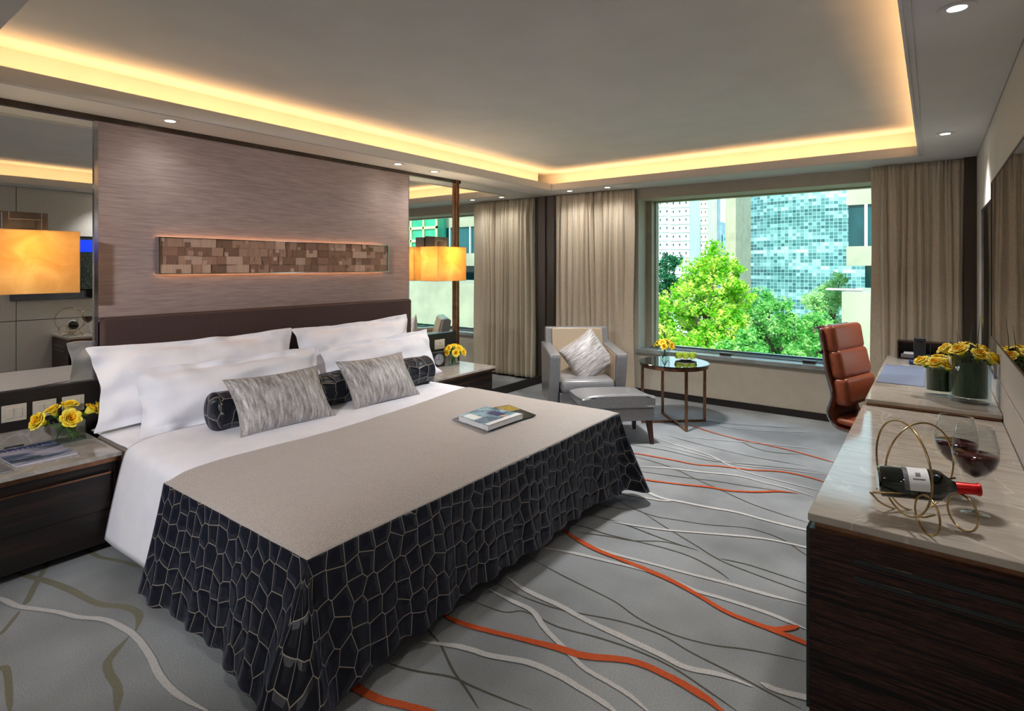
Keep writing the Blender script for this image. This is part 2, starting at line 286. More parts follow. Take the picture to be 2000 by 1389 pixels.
# ------------------------------------------------------------------ mesh helpers
class MB:
    def __init__(s): s.v = []; s.f = []; s.mi = []; s.uv = []; s.cur = 0
    def add(s, vs, fs, uvs=None):
        k = len(s.v); s.v += [tuple(p) for p in vs]
        for i, f in enumerate(fs):
            s.f.append(tuple(k+j for j in f)); s.mi.append(s.cur)
            s.uv.append([uvs[j] for j in f] if uvs else [(0, 0)]*len(f))
        return s
    def box(s, x0, x1, y0, y1, z0, z1, T=None):
        p = [Vector((x, y, z)) for z in (z0, z1) for y in (y0, y1) for x in (x0, x1)]
        if T is not None: p = [T @ q for q in p]
        return s.add(p, [(0, 2, 3, 1), (4, 5, 7, 6), (0, 1, 5, 4), (2, 6, 7, 3), (0, 4, 6, 2), (1, 3, 7, 5)])
    def bbox(s, x0, x1, y0, y1, z0, z1, r=.01, T=None, seg=3):
        """box with rounded edges (superellipsoid-free: bevelled via bmesh)"""
        bm = bmesh.new(); bmesh.ops.create_cube(bm, size=1)
        for v in bm.verts: v.co = Vector((x0+(v.co.x+.5)*(x1-x0), y0+(v.co.y+.5)*(y1-y0), z0+(v.co.z+.5)*(z1-z0)))
        r = min(r, .49*min(x1-x0, y1-y0, z1-z0))
        bmesh.ops.bevel(bm, geom=bm.edges[:], offset=r, segments=seg, profile=.5, affect='EDGES')
        s.bm(bm, T); return s
    def bm(s, bm, T=None):
        bm.verts.ensure_lookup_table(); bm.verts.index_update()
        s.add([(T @ v.co if T is not None else v.co.copy()) for v in bm.verts], [[v.index for v in f.verts] for f in bm.faces]); bm.free()
    def grid(s, fn, nu, nv, uvf=None, close_u=False):
        vs = []; uv = []
        for j in range(nv+1):
            for i in range(nu+(0 if close_u else 1)):
                a, b = i/nu, j/nv; vs.append(fn(a, b)); uv.append(uvf(a, b) if uvf else (a, b))
        w = nu if close_u else nu+1
        fs = [(j*w+i, j*w+(i+1) % w if close_u else j*w+i+1, (j+1)*w+((i+1) % w if close_u else i+1), (j+1)*w+i) for j in range(nv) for i in range(nu)]
        return s.add(vs, fs, uv)
    def lathe(s, prof, c=(0, 0, 0), n=28, T=None, sx=1, sy=1, caps=True):
        vs = []
        for r, z in prof:
            for k in range(n):
                a = 2*PI*k/n; p = Vector((c[0]+r*math.cos(a)*sx, c[1]+r*math.sin(a)*sy, c[2]+z)); vs.append(T @ p if T is not None else p)
        fs = [(j*n+k, j*n+(k+1) % n, (j+1)*n+(k+1) % n, (j+1)*n+k) for j in range(len(prof)-1) for k in range(n)]
        if caps and prof[0][0] > 1e-5: fs.append(tuple(range(n-1, -1, -1)))
        if caps and prof[-1][0] > 1e-5: fs.append(tuple((len(prof)-1)*n+k for k in range(n)))
        return s.add(vs, fs)
    def tube(s, pts, r, n=8, closed=False, rs=None):
        pts = [Vector(p) for p in pts]; m = len(pts); vs = []; prev = None
        for i, p in enumerate(pts):
            if closed: t = (pts[(i+1) % m]-pts[i-1]).normalized()
            else: t = (pts[min(i+1, m-1)]-pts[max(i-1, 0)]).normalized()
            if prev is None:
                a = Vector((0, 0, 1)) if abs(t.z) < .9 else Vector((1, 0, 0)); u = t.cross(a).normalized()
            else: u = (prev-t*prev.dot(t)).normalized()
            prev = u; w = t.cross(u); rr = rs[i] if rs else r
            for k in range(n): a = 2*PI*k/n; vs.append(p+(u*math.cos(a)+w*math.sin(a))*rr)
        L = m if closed else m-1
        fs = [(i*n+k, i*n+(k+1) % n, ((i+1) % m)*n+(k+1) % n, ((i+1) % m)*n+k) for i in range(L) for k in range(n)]
        if not closed: fs += [tuple(range(n-1, -1, -1)), tuple((m-1)*n+k for k in range(n))]
        return s.add(vs, fs)
    def build(s, name, mats, parent=None, smooth=False, bevel=0, local=False, solid=0, sub=0):
        me = bpy.data.meshes.new(name); off = Vector((0, 0, 0))
        if parent is not None and not local:
            q = parent
            while q: off += Vector(q.location); q = q.parent
        me.from_pydata([Vector(p)-off for p in s.v], [], s.f)
        for mm in (mats if isinstance(mats, (list, tuple)) else [mats]): me.materials.append(M[mm])
        me.polygons.foreach_set('material_index', s.mi)
        uvl = me.uv_layers.new(name='uv'); flat = [c for f in s.uv for p in f for c in p]; uvl.data.foreach_set('uv', flat)
        if smooth: me.polygons.foreach_set('use_smooth', [True]*len(me.polygons))
        me.update(); o = bpy.data.objects.new(name, me); C.objects.link(o)
        if parent is not None: o.parent = parent
        if solid: md = o.modifiers.new('s', 'SOLIDIFY'); md.thickness = solid; md.offset = 0
        if bevel: md = o.modifiers.new('b', 'BEVEL'); md.width = bevel; md.segments = 2; md.limit_method = 'ANGLE'
        if sub: md = o.modifiers.new('u', 'SUBSURF'); md.levels = md.render_levels = sub
        return o
def smooth_angle(o, deg=40):
    me = o.data
    me.polygons.foreach_set('use_smooth', [True]*len(me.polygons))
    try: me.set_sharp_from_angle(angle=math.radians(deg))
    except Exception: pass
    return o
def tag(o, label, cat, group=None, kind=None):
    o['label'] = label; o['category'] = cat
    if group: o['group'] = group
    if kind: o['kind'] = kind
    return o
def thing(name, label, cat, loc=(0, 0, 0), rotz=0, group=None):
    o = bpy.data.objects.new(name, None); C.objects.link(o); o.location = loc; o.rotation_euler = (0, 0, rotz); o.empty_display_size = .1
    return tag(o, label, cat, group)
def struct(name, mb, mats, label=None, **kw):
    o = mb.build(name, mats, **kw); o['kind'] = 'structure'
    if label: o['label'] = label
    return o
def dup(root, loc, rotz=None, label=None, group=None):
    r = root.copy(); C.objects.link(r); r.location = loc
    if rotz is not None: r.rotation_euler = (0, 0, rotz)
    if label: r['label'] = label
    if group: r['group'] = group
    for ch in list(root.children):
        c = ch.copy(); C.objects.link(c); c.parent = r
        for gc in ch.children: d = gc.copy(); C.objects.link(d); d.parent = c
    return r
FW = Vector((-math.sin(YAW), math.cos(YAW), 0)); RT = Vector((math.cos(YAW), math.sin(YAW), 0))
def ray(px, py): return FW+RT*((px-1000)/FPX)+Vector((0, 0, (HZ-py)/FPX))
def at(px, py, D): return Vector((0, 0, CAMZ))+ray(px, py)*D
def onz(px, py, z): r = ray(px, py); return Vector((0, 0, CAMZ))+r*((z-CAMZ)/r.z)
def catmull(pts, n=6):
    P = [Vector(p) for p in pts]; P = [P[0]*2-P[1]]+P+[P[-1]*2-P[-2]]; out = []
    for i in range(1, len(P)-2):
        for k in range(n):
            t = k/n; a, b, c, d = P[i-1:i+3]
            out.append(.5*((2*b)+(c-a)*t+(2*a-5*b+4*c-d)*t*t+(3*b-a-3*c+d)*t**3))
    out.append(P[-2]); return out
# ------------------------------------------------------------------ the setting
fl = MB(); fl.box(XW-.3, XR+.3, YB-.3, YW+.3, -.12, 0)
def ribbon(pts, w, mi, z, taper=True):
    P = catmull([(p[0], p[1], 0) for p in pts], 5); n = len(P); L = []; R = []
    for i, p in enumerate(P):
        t = (P[min(i+1, n-1)]-P[max(i-1, 0)]).normalized(); s = Vector((-t.y, t.x, 0))
        ww = w*(.85+.3*noise.noise(Vector((p.x*3, p.y*3, mi))))
        if taper: ww *= min(1, .25+3*min(i, n-1-i)/n*2)
        j = .05*w*noise.noise(Vector((p.x*60, p.y*60, 5)))
        L.append((p+s*(ww/2+j)).to_tuple()); R.append((p-s*(ww/2-j)).to_tuple())
    fl.cur = mi
    fl.add([(a[0], a[1], z) for a in L]+[(a[0], a[1], z) for a in R], [(i, n+i, n+i+1, i+1) for i in range(n-1)])
def trace(lst, f): return [onz(*f(x, y), 0) for x, y in lst]
fD = lambda x, y: (640+x/2, 800+y/2); fA = lambda x, y: (1060+x/3.704, 800+y/3.704); fC = lambda x, y: (x/3.57, 1000+y/3.57)
OR = [([(430,790),(480,820),(560,850),(700,885),(800,910),(900,935),(1000,965),(1150,980),(1230,1000),(1330,1045),(1420,1095),(1490,1140),(1560,1200)], fD, .042),
 ([(65,1060),(130,1100),(200,1135),(300,1160),(390,1185),(460,1215)], fD, .042),
 ([(905,460),(960,500),(1050,550),(1150,590),(1250,630),(1350,675),(1450,730),(1560,795),(1700,850),(1790,885),(1875,920),(1960,965)], fD, .036),
 ([(1700,850),(1760,862),(1840,850)], fD, .034),
 ([(600,315),(700,325),(950,370),(1100,400),(1300,415),(1500,440),(1700,450),(1850,475),(2000,515),(2120,560)], fA, .022),
 ([(640,495),(800,520),(1000,545),(1200,565),(1350,590),(1550,600),(1700,595),(1850,610)], fA, .028),
 ([(1040,105),(1200,160),(1400,215),(1600,255),(1800,300),(2000,355),(2150,400)], fA, .020)]
WH = [([(800,535),(950,560),(1100,595),(1220,625),(1340,665),(1440,710),(1560,745),(1700,790),(1800,830),(1880,865)], fD, .028),
 ([(970,515),(1100,560),(1250,600),(1400,640),(1560,680),(1700,720),(1875,765)], fD, .026),
 ([(700,655),(780,710),(910,770),(1000,820),(1150,890),(1300,960),(1400,1010),(1540,1040),(1660,1085)], fD, .036),
 ([(1690,1070),(1760,1100),(1880,1130),(2000,1150)], fD, .038),
 ([(630,705),(720,750),(800,790),(850,860),(920,930),(1000,1010),(1100,1070),(1180,1120),(1260,1190)], fD, .03),
 ([(370,910),(520,930),(640,965),(780,990),(900,1040),(1000,1100),(1080,1150),(1140,1195)], fD, .036),
 ([(600,550),(700,575),(850,640),(1000,670),(1200,710),(1400,745),(1600,800),(1800,850),(1950,885),(2080,930)], fA, .032),
 ([(480,810),(650,840),(900,875),(1200,900),(1500,925),(1700,955),(1900,1000),(2050,1040)], fA, .024),
 ([(640,415),(900,425),(1150,455),(1400,480),(1600,530),(1800,580),(1950,630)], fA, .024),
 ([(820,210),(1000,270),(1200,330),(1400,430),(1600,490),(1800,540),(2000,590)], fA, .02),
 ([(500,595),(650,625),(850,660),(950,665)], fA, .022), ([(1000,195),(1300,225),(1600,250),(2000,290)], fA, .014),
 ([(850,260),(1100,320),(1400,400),(1700,430),(2000,470)], fA, .016), ([(1250,115),(1500,150),(2000,170)], fA, .014),
 ([(-200,560),(0,610),(80,645),(150,670),(380,700),(550,740),(720,755),(850,810),(950,880),(1040,1000),(1110,1140),(1200,1250),(1320,1330),(1450,1400)], fC, .03)]
OL = [([(50,400),(200,450),(300,475),(480,540),(680,640),(880,665),(970,720),(950,830)], fC, .04), ([(900,870),(760,1030),(760,1120),(820,1230),(815,1400)], fC, .034),
 ([(370,300),(280,450),(200,600),(170,650)], fC, .03), ([(140,690),(60,790),(0,860)], fC, .02), ([(580,240),(680,310),(820,340),(1000,390)], fC, .03), ([(0,1080),(50,1120),(70,1400)], fC, .03)]
DK = [([(770,570),(900,640),(1000,690),(1120,750),(1220,820),(1350,880),(1500,920),(1650,940),(1870,985)], fD),
 ([(620,660),(760,730),(900,780),(1000,800),(1150,830),(1300,880),(1420,950),(1600,1040),(1750,1120),(1850,1170)], fD),
 ([(520,730),(680,790),(770,790),(900,850),(1050,890),(1200,940),(1350,1010),(1500,1110),(1600,1180)], fD),
 ([(230,990),(330,1020),(480,1045),(560,1080),(680,1130),(800,1175)], fD), ([(380,850),(440,920),(490,1020),(540,1090),(590,1170)], fD),
 ([(480,620),(640,710),(800,770),(1000,805),(1200,835),(1450,855),(1600,890),(1750,950),(1900,1050),(2050,1120)], fA),
 ([(700,730),(900,860),(1100,980),(1280,1090),(1500,1180),(1800,1290),(2000,1360)], fA), ([(1280,1080),(1450,1115),(1600,1160),(1900,1260)], fA),
 ([(240,890),(450,915),(650,950),(850,955),(1000,985),(1120,1020)], fA), ([(170,830),(300,850),(450,900),(700,960),(900,1010),(1080,1070),(1250,1160),(1350,1230)], fA),
 ([(600,320),(900,410),(1100,500),(1300,590),(1500,680),(1700,750),(1950,830)], fA), ([(640,440),(1000,490),(1250,520),(1500,560),(1800,600)], fA),
 ([(600,250),(900,300),(1200,370),(1500,400),(2000,450)], fA), ([(900,190),(1200,270),(1500,340),(1900,410)], fA), ([(380,690),(640,730)], fA), ([(280,750),(500,805),(640,850),(850,930),(1050,1000)], fA),
 ([(1400,220),(1600,300),(1900,330)], fA), ([(1000,60),(1400,110),(1900,140)], fA)]
zz = .0006
for l, f, w in OL: ribbon(trace(l, f), w, 4, zz); zz += .0001
for l, f in DK: ribbon(trace(l, f), .009, 3, zz); zz += .0001
for l, f, w in WH: ribbon(trace(l, f), w, 1, zz); zz += .0001
for l, f, w in OR: ribbon(trace(l, f), w, 2, zz); zz += .0001
struct('floor', fl, ['carpet_grey', 'carpet_white', 'carpet_orange', 'carpet_dark', 'carpet_olive'], 'grey patterned carpet with white, dark and orange meandering lines')
# ceiling with recessed tray
struct('ceiling', MB().box(XW-.3, XR+.3, YB-.3, YW+.6, HC, HC+.1), 'ceiling_paint')
so = MB(); RW = .20
so.box(XW-.02, FXL, FYN, FYF, HS, HS+.02); so.box(FXL-.02, FXL, FYN, FYF+.02, HS+.02, 2.565); so.box(XW-.02, FXL-RW, FYN, FYF, HS+.02, HC)
so.box(XW-.02, XR, FYF, YW, HS, HS+.02); so.box(FXL, FXR, FYF, FYF+.02, HS+.02, 2.565); so.box(XW-.02, XR, FYF+RW, YW, HS+.02, HC)
so.box(FXR, XR, FYN, FYF, HS, HS+.02); so.box(FXR, FXR+.02, FYN, FYF+.02, HS+.02, 2.565); so.box(FXR+RW, XR, FYN, FYF, HS+.02, HC)
so.box(XW-.02, XR, YB, FYN, HS, HC)
struct('trim_1', so, 'soffit_paint', 'dropped soffit ring with the lit cove')
tr = MB()
for a, b in ((.0, .012), (.03, .036)):
    tr.box(FXR+a, FXR+b, FYN, FYF+b, HS-.006, HS+.001); tr.box(FXL-b, FXR+b, FYF+a, FYF+b, HS-.006, HS+.001); tr.box(FXL-b, FXL-a, FYN, FYF+b, HS-.006, HS+.001)
struct('trim_2', tr, 'soffit_paint')
# walls
wl = MB(); wl.box(XW-.3, XW-.012, YB-.3, YW+.6, -.1, 3.0); struct('wall_left', wl, 'black_trim')
wp = MB(); wp.box(XW-.02, XW+.014, 1.247, 3.837, 1.2, 2.456); o = struct('wall_back_panel', wp, 'wallpaper'); o.name = 'wall_left_panel'
struct('trim_3', MB().box(XW-.02, XW+.02, YB, 4.6, 2.456, HS), 'dark_metal')
struct('trim_4', MB().box(XW-.02, XW+.016, 1.226, 1.247, .84, 2.456).box(XW-.02, XW+.018, 3.837, 3.846, .84, 2.456), 'chrome')
struct('trim_5', MB().box(XW-.02, XW+.03, 4.517, 4.536, 0, HS).box(XW-.02, XW+.03, 4.550, 4.568, 0, HS).box(XW-.02, XW+.022, 4.536, 4.550, 0, HS), 'bronze')
struct('trim_6', MB().box(XW-.02, XW+.03, YB, 1.247, 0, .842).box(XW-.02, XW+.03, 3.837, 4.517, 0, .842), 'black_trim')
struct('baseboard_left', MB().box(XW-.02, XW+.03, 4.568, 6.28, 0, .10), 'baseboard_black')
def wall_mirror(y0, y1, z0, z1, label, dx=0):
    o = MB().box(XW-.012, XW+dx, y0, y1, z0, z1).build('wall_mirror', 'mirror'); return tag(o, label, 'mirror', 'mirror panels in the bed wall')
wall_mirror(YB+.05, 1.226, .842, 2.456, 'tall mirror left of the headboard, behind the left sconce')
wall_mirror(3.846, 4.517, .842, 2.456, 'narrow mirror right of the headboard, behind the right sconce')
wall_mirror(4.568, 6.28, .10, HS-.001, 'tall mirror between the bronze post and the window curtain', .02)
struct('wall_rear', MB().box(XW-.3, XR+.3, YB-.3, YB, -.1, 3.0), 'wall_panel')
wr = MB(); wr.box(XR+.012, XR+.3, YB-.3, YW+.6, -.1, 3.0); struct('wall_right', wr, 'ink_grey')
pn = MB(); ys = [YB, -.9, .5, 1.78, 2.98, 4.3, 5.4, 6.32]
for a, b in zip(ys, ys[1:]):
    pn.box(XR, XR+.02, a+.003, b-.003, .905, HS-.004); pn.box(XR, XR+.02, a+.003, b-.003, .0, .895)
o = struct('wall_right_panels', pn, 'wall_panel', bevel=.002)
# window wall
WY = 6.37; GX0, GX1 = -2.86, .05; OY = 6.80
ww = MB(); ww.box(XW-.3, GX0, WY, OY, -.1, 3.0); ww.box(GX1, XR+.3, WY, OY, -.1, 3.0); ww.box(GX0, GX1, WY, OY, 2.36, 3.0); ww.box(GX0, GX1, WY, OY, -.1, .505)
struct('wall_back', ww, 'window_wall_paint')
struct('baseboard_back', MB().box(XW+.3, XR-.1, WY-.012, WY+.01, 0, .072), 'baseboard_black')
w1 = thing('window_1', 'wide fixed window looking onto trees and office towers', 'window', (GX0, 6.7, .5)); w1['kind'] = 'structure'; del w1['category']
MB().box(GX0, GX0+.07, 6.60, 6.79, .55, 2.36).box(GX0+.07, GX0+.085, 6.70, 6.79, .55, 2.35).box(GX0, GX1, 6.70, 6.79, 2.345, 2.36).box(GX1-.06, GX1, 6.6, 6.79, .55, 2.36).build('window_frame', 'window_frame_paint', w1)
MB().box(GX0+.07, GX1-.06, 6.745, 6.752, .55, 2.346).build('window_pane', 'window_glass', w1)
MB().box(GX0-.02, GX1+.0, WY-.04, 6.80, .505, .55).build('window_sill', 'sill_stone', w1, bevel=.004)
MB().box(GX0+.07, GX1-.06, 6.52, 6.535, .55, .562).box(GX0+.07, GX1-.06, 6.60, 6.615, .55, .564).box(GX0+.07, GX1-.06, 6.68, 6.74, .55, .575).build('sill_track', 'chrome', w1)
for x in (-1.86, -1.02): MB().bbox(x-.06, x+.06, 6.44, 6.49, .55, .578, .006).build('window_latch', 'dark_metal', w1)
struct('trim_7', MB().box(XW, -4.03, 6.30, WY, 0, HS).box(-4.03, -3.99, 6.33, WY, 0, HS).box(-4.02, -4.01, 6.30, WY, 0, HS), 'dark_metal')
struct('trim_8', MB().box(.215, XR, 6.22, WY, 0, HS), 'dark_metal')
# ------------------------------------------------------------------ curtains
def curtain(x0, x1, z0, label, flat, seed, n=11, y=6.30):
    rnd = random.Random(seed); nu, nv = 420, 46
    cuts = [0]; 
    for k in range(n): cuts.append(cuts[-1]+rnd.uniform(.6, 1.5))
    cuts = [c/cuts[-1] for c in cuts]; amps = [rnd.uniform(.5, 1.1) for _ in range(n)]; ph = [rnd.uniform(-1, 1) for _ in range(n+1)]
    def F(a, b):
        z = HS-.004-(HS-.004-z0)*b; g = max(0, 1-b*9)        # gather near the top
        u = a
        if flat == 'R' and a > .88: k, t = n, 0
        elif flat == 'L' and a < .12: k, t = n, 0
        else:
            uu = a/.88 if flat == 'R' else (a-.12)/.88
            uu += .012*math.sin(b*3+uu*9+seed)*uu*(1-uu)*2
            k = 0
            while k < n-1 and uu > cuts[k+1]: k += 1
            t = (uu-cuts[k])/(cuts[k+1]-cuts[k]); t = min(max(t, 0), 1)
        if k == n: d = .012*math.sin(b*7)
        else: d = -.062*amps[k]*(math.sin(PI*t)**.8)*(1-.55*g)*(1+.18*math.sin(b*5+ph[k]*3)); d += .012*math.sin(2*PI*t*2+ph[k]*4)*(1-b)*.6
        if g > 0: d += g*.008*math.sin(a*n*2*PI*2.6+seed)
        return (x0+(x1-x0)*u+.006*math.sin(b*6+a*20), y+d, z)
    o = MB().grid(F, nu, nv).build('curtain', 'curtain_cloth', smooth=True, solid=.002); return tag(o, label, 'curtain', 'beige floor length curtains')
curtain(-3.99, -2.885, .03, 'beige pleated curtain left of the window, behind the grey armchair', 'R', 3)
curtain(-.47, .212, .03, 'beige pleated curtain right of the window, behind the desk', 'L', 8, 9, 6.27)
# ------------------------------------------------------------------ ceiling downlights
def downlight(x, y, label):
    t = thing('ceiling_downlight', label, 'light', (x, y, HS), 0, 'recessed ceiling downlights')
    MB().lathe([(.030, -.004), (.055, -.005), (.058, -.001), (.058, 0), (.030, .0), (.030, -.004)], (x, y, HS), 32, caps=False).build('trim_ring', 'soffit_paint', t, smooth=True)
    MB().lathe([(.0005, -.0025), (.0305, -.0025)], (x, y, HS), 24, caps=False).build('lamp', 'lamp_glow', t)
DL = ['recessed downlight in the soffit above the left end of the headboard wall', 'recessed downlight in the soffit near the right end of the wallpaper', 'recessed downlight against the mirror top beside the wallpaper edge',
      'recessed downlight above the left curtain near the corner', 'recessed downlight over the middle of the left curtain', 'large downlight at the top right over the marble cabinet', 'small downlight in the right soffit over the desk']
DL += ['added fill downlight almost straight above the viewpoint', 'added fill downlight over the middle of the floor behind the bed line', 'added fill downlight by the bed wall nearest the left mirror end', 'added fill downlight farthest behind the viewpoint, aimed at the pillows']
for (x, y, e), lb in zip(DOWN, DL): downlight(x, y, lb)
# ------------------------------------------------------------------ bed
BX0, BX1, BY0, BY1 = -4.06, -1.68, 1.10, 3.40
def ztop(x, y, base=.555, crown=.05):
    d = min(y-BY0, BY1-y, BX1-x); d = max(d, 0); return base+crown*(1-math.exp(-d/.09))+.004*noise.noise(Vector((x*2, y*2, 0)))
bed = thing('bed', 'king bed with white linen and a taupe and black bedspread against the dark headboard', 'bed', ((BX0+BX1)/2, (BY0+BY1)/2, 0))
MB().bbox(BX0, BX1-.1, BY0+.12, BY1-.12, .04, .30, .02).build('bed_base', 'headboard_fabric', bed, smooth=False)
for x in (BX0+.15, BX1-.3):
    for y in (BY0+.25, BY1-.25): MB().box(x-.04, x+.04, y-.04, y+.04, 0, .04).build('leg', 'black_trim', bed)
MB().bbox(BX0, BX1-.04, BY0+.085, BY1-.05, .30, .545, .06).build('mattress', 'sheet_taupe', bed, smooth=True)
MB().grid(lambda a, b: (BX0+a*.75, BY0+.08+b*(BY1-BY0-.10), ztop(BX0+a*.75, BY0+.08+b*(BY1-BY0-.10), .53, .05)+.01*noise.noise(Vector((a*5, b*12, 3)))), 30, 60).build('fitted_sheet', 'white_linen', bed, smooth=True, solid=.006)
# white duvet: top, drop on both sides
def drape(xa, xb, y0, y1, ztopf, zh, out, nfold, seed, off, amp=.012, zb=.56):
    """cross section runs near hem - top - far hem; returns grid function"""
    def F(a, b):
        x = xa(b)+(xb(b)-xa(b))*a if callable(xa) else xa+(xb-xa)*a
        Ltop = y1-y0; D = .46; s = b*(Ltop+2*D)
        ty = .07*min(1, max(0, (-x-1.7)/1.76)); Ltop = y1-y0
        if s < D: t = 1-s/D; side = -1
        elif s > D+Ltop: t = (s-D-Ltop)/D; side = 1
        else:
            y = y0+(s-D); y += ty*(1-(s-D)/Ltop); return (x, y, ztopf(x, y-ty*(1-(s-D)/Ltop))+off)
        e = y0 if side < 0 else y1; z = ztopf(x, e)+off
        fold = amp*math.sin(x*nfold+seed+side)*t+amp*.6*math.sin(x*nfold*.43+seed*2)*t
        return (x-(.06*t if a < .3 else .06*t*max(0, 1-(a-.3)/.3)), e+(ty if side < 0 else 0)+side*((out+ty*.8)*t**.8+fold), z-(z-zh)*t)
    return F
dv = MB(); F = drape(lambda b: -3.46-.03*math.sin(b*9), lambda b: -2.5, BY0+.01, BY1, ztop, .10, .035, 7, 1, 0, .01)
dv.grid(F, 40, 110)
tag(dv.build('duvet', 'white_linen', smooth=True, solid=.012), 'smooth white duvet hanging over the sides of the bed below the pillows', 'duvet')
# bedspread
spread = thing('bedspread', 'taupe woven bedspread with black satin honeycomb skirt over the foot of the bed', 'bedspread', (-2.2, 2.25, .6))
def xrun(y): return -2.80+.10*math.sin((y-1.0)*1.3)-.13*max(0, (y-1.7)/1.7)
SY0, SY1 = BY0-.015, BY1+.01; SX1 = BX1+.01
def topz(x, y): return ztop(x, y)+.012+.002*noise.noise(Vector((x*9, y*9, 2)))
def Ft(a, b):
    y = SY0+(SY1-SY0)*b; x = xrun(y)+(SX1-xrun(y))*a; return (x, y, topz(x, y))
MB().grid(Ft, 70, 90).build('woven_top', 'spread_weave', spread, smooth=True, solid=.005)
# skirt perimeter: near side (from run edge to corner), foot, far side
per = []
xs0 = xrun(SY0); n1 = 60
for i in range(n1): per.append((xs0+(SX1-xs0)*i/n1, SY0, 0, -1, i/n1*(SX1-xs0)))
s0 = SX1-xs0
for i in range(13):
    a = -PI/2+PI/2*i/12; per.append((SX1, SY0, math.cos(a), math.sin(a), s0+.24*i/12))
s1 = s0+.24
for i in range(1, 100): per.append((SX1, SY0+(SY1-SY0)*i/100, 1, 0, s1+(SY1-SY0)*i/100))
s2 = s1+SY1-SY0
for i in range(13):
    a = PI/2*i/12; per.append((SX1, SY1, math.cos(a), math.sin(a), s2+.20*i/12))
s3 = s2+.2; xs1 = xrun(SY1)
for i in range(1, 60): per.append((SX1-(SX1-xs1)*i/59, SY1, 0, 1, s3+(SX1-xs1)*i/59))
def corner(s):
    return math.exp(-((s-s0-.12)/.19)**2)+.8*math.exp(-((s-s2-.10)/.18)**2)
def Fs(a, b):
    i = min(int(round(a*(len(per)-1))), len(per)-1); x, y, nx, ny, s = per[i]
    z0 = topz(min(x, SX1), min(max(y, SY0), SY1)); zh = .115-.05*corner(s); c = corner(s)
    side = abs(ny) > .5 and ny < 0
    flare = (.05 if not side else .085)*b**1.1+c*.17*b**1.2
    fold = (.010+.012*c)*math.sin(s*17)*b+.009*math.sin(s*41+2)*b*b+c*.035*math.sin(s*34+1.0)*b+.012*math.sin(s*7.3+1)*b
    d = flare+fold
    return (x+nx*d, y+ny*d, z0-(z0-zh)*b+.006*math.sin(s*30)*b)
MB().grid(Fs, len(per)-1, 40, lambda a, b: (per[min(int(round(a*(len(per)-1))), len(per)-1)][4], b*.46)).build('satin_skirt', 'cell_satin', spread, smooth=True, solid=.004)
# headboard
hb = thing('headboard', 'wide dark brown upholstered headboard fixed to the wall behind the pillows', 'headboard', (-4.12, 2.52, .2))
MB().bbox(-4.163, -4.082, 1.25, 3.80, .02, 1.225, .012).build('headboard_panel', 'headboard_fabric', hb)
MB().box(-4.166, -4.10, 1.243, 3.792, 1.219, 1.229).build('top_piping', 'headboard_fabric', hb)
# pillows: closed inflated mesh. frame given by bottom centre, width dir, up dir
def pillow_bm(w, h, t, pinch=.08, flange=0, seed=0, wr=.012, nu=30, nv=22, p=.55):
    mb = MB(); rn = Vector((seed*3.1, seed*1.7, 0))
    def side(sg):
        def F(a, b):
            u, v = 2*a-1, 2*b-1
            x = w/2*u*(1-pinch*(1-v*v)*abs(u)**2); y = h/2*v*(1-pinch*(1-u*u)*abs(v)**2)
            fx = max(0, 1-(abs(u)/(1-flange*2/w))**2.6) if flange else 1-abs(u)**2.6
            fy = max(0, 1-(abs(v)/(1-flange*2/h))**2.6) if flange else 1-abs(v)**2.6
            q = (max(fx, 0)*max(fy, 0))**p
            z = sg*(t/2*q+.002)+wr*q**.5*noise.noise(Vector((u*2.2, v*2.2, sg*2))+rn)+wr*.8*noise.noise(Vector((u*5, v*3, 7))+rn)*(1-q)
            if flange: z += .012*math.sin(u*9+seed)*(1-q)*(abs(v) > .8)+.012*math.sin(v*8+seed)*(1-q)*(abs(u) > .85)
            return Vector((x, y, z))
        return F
    mb.grid(side(1), nu, nv); k = len(mb.v); mb.grid(side(-1), nu, nv)
    mb.f = mb.f[:nu*nv]+[tuple(reversed(f)) for f in mb.f[nu*nv:]]; mb.uv = mb.uv[:nu*nv]+[list(reversed(f)) for f in mb.uv[nu*nv:]]
    W1 = nu+1; ring = [i for i in range(W1)]+[j*W1+nu for j in range(1, nv+1)]+[nv*W1+i for i in range(nu-1, -1, -1)]+[j*W1 for j in range(nv-1, 0, -1)]
    for a, b in zip(ring, ring[1:]+ring[:1]): mb.f.append((b, a, a+k, b+k)); mb.mi.append(0); mb.uv.append([(0, 0)]*4)
    return mb
def place(mb, bottom, wdir, tilt, h, roll=0, sag=0):
    """stand a pillow: width along wdir, leaning back by tilt from vertical; normal = wdir x up"""
    wd = Vector(wdir).normalized(); nrm = wd.cross(Vector((0, 0, 1))).normalized()
    up = (Vector((0, 0, 1))*math.cos(tilt)-nrm*math.sin(tilt)); n2 = wd.cross(up)
    if roll: R = Matrix.Rotation(roll, 3, n2); wd = R @ wd; up = R @ up
    b = Vector(bottom)
    mb.v = [tuple(b+wd*p[0]+up*(p[1]+h/2)+n2*p[2]) for p in [Vector(q) for q in mb.v]]; return mb
Y = (0, 1, 0)
def white_pillow(y, x, z, w, h, t, tilt, roll, seed, label):
    o = place(pillow_bm(w, h, t, .075, .05, seed, .04, nu=44, nv=26), (x, y, z), Y, tilt, h, roll).build('pillow', 'white_linen', smooth=True)
    o.modifiers.new('u', 'SUBSURF').render_levels = 1; return tag(o, label, 'pillow', 'white bed pillows')
white_pillow(1.80, -3.85, .585, 1.34, .51, .20, .30, .0, 1, 'large white pillow at the left back, leaning on the headboard')
white_pillow(3.08, -3.85, .585, 1.22, .52, .20, .30, .03, 2, 'large white pillow at the right back, leaning on the headboard')
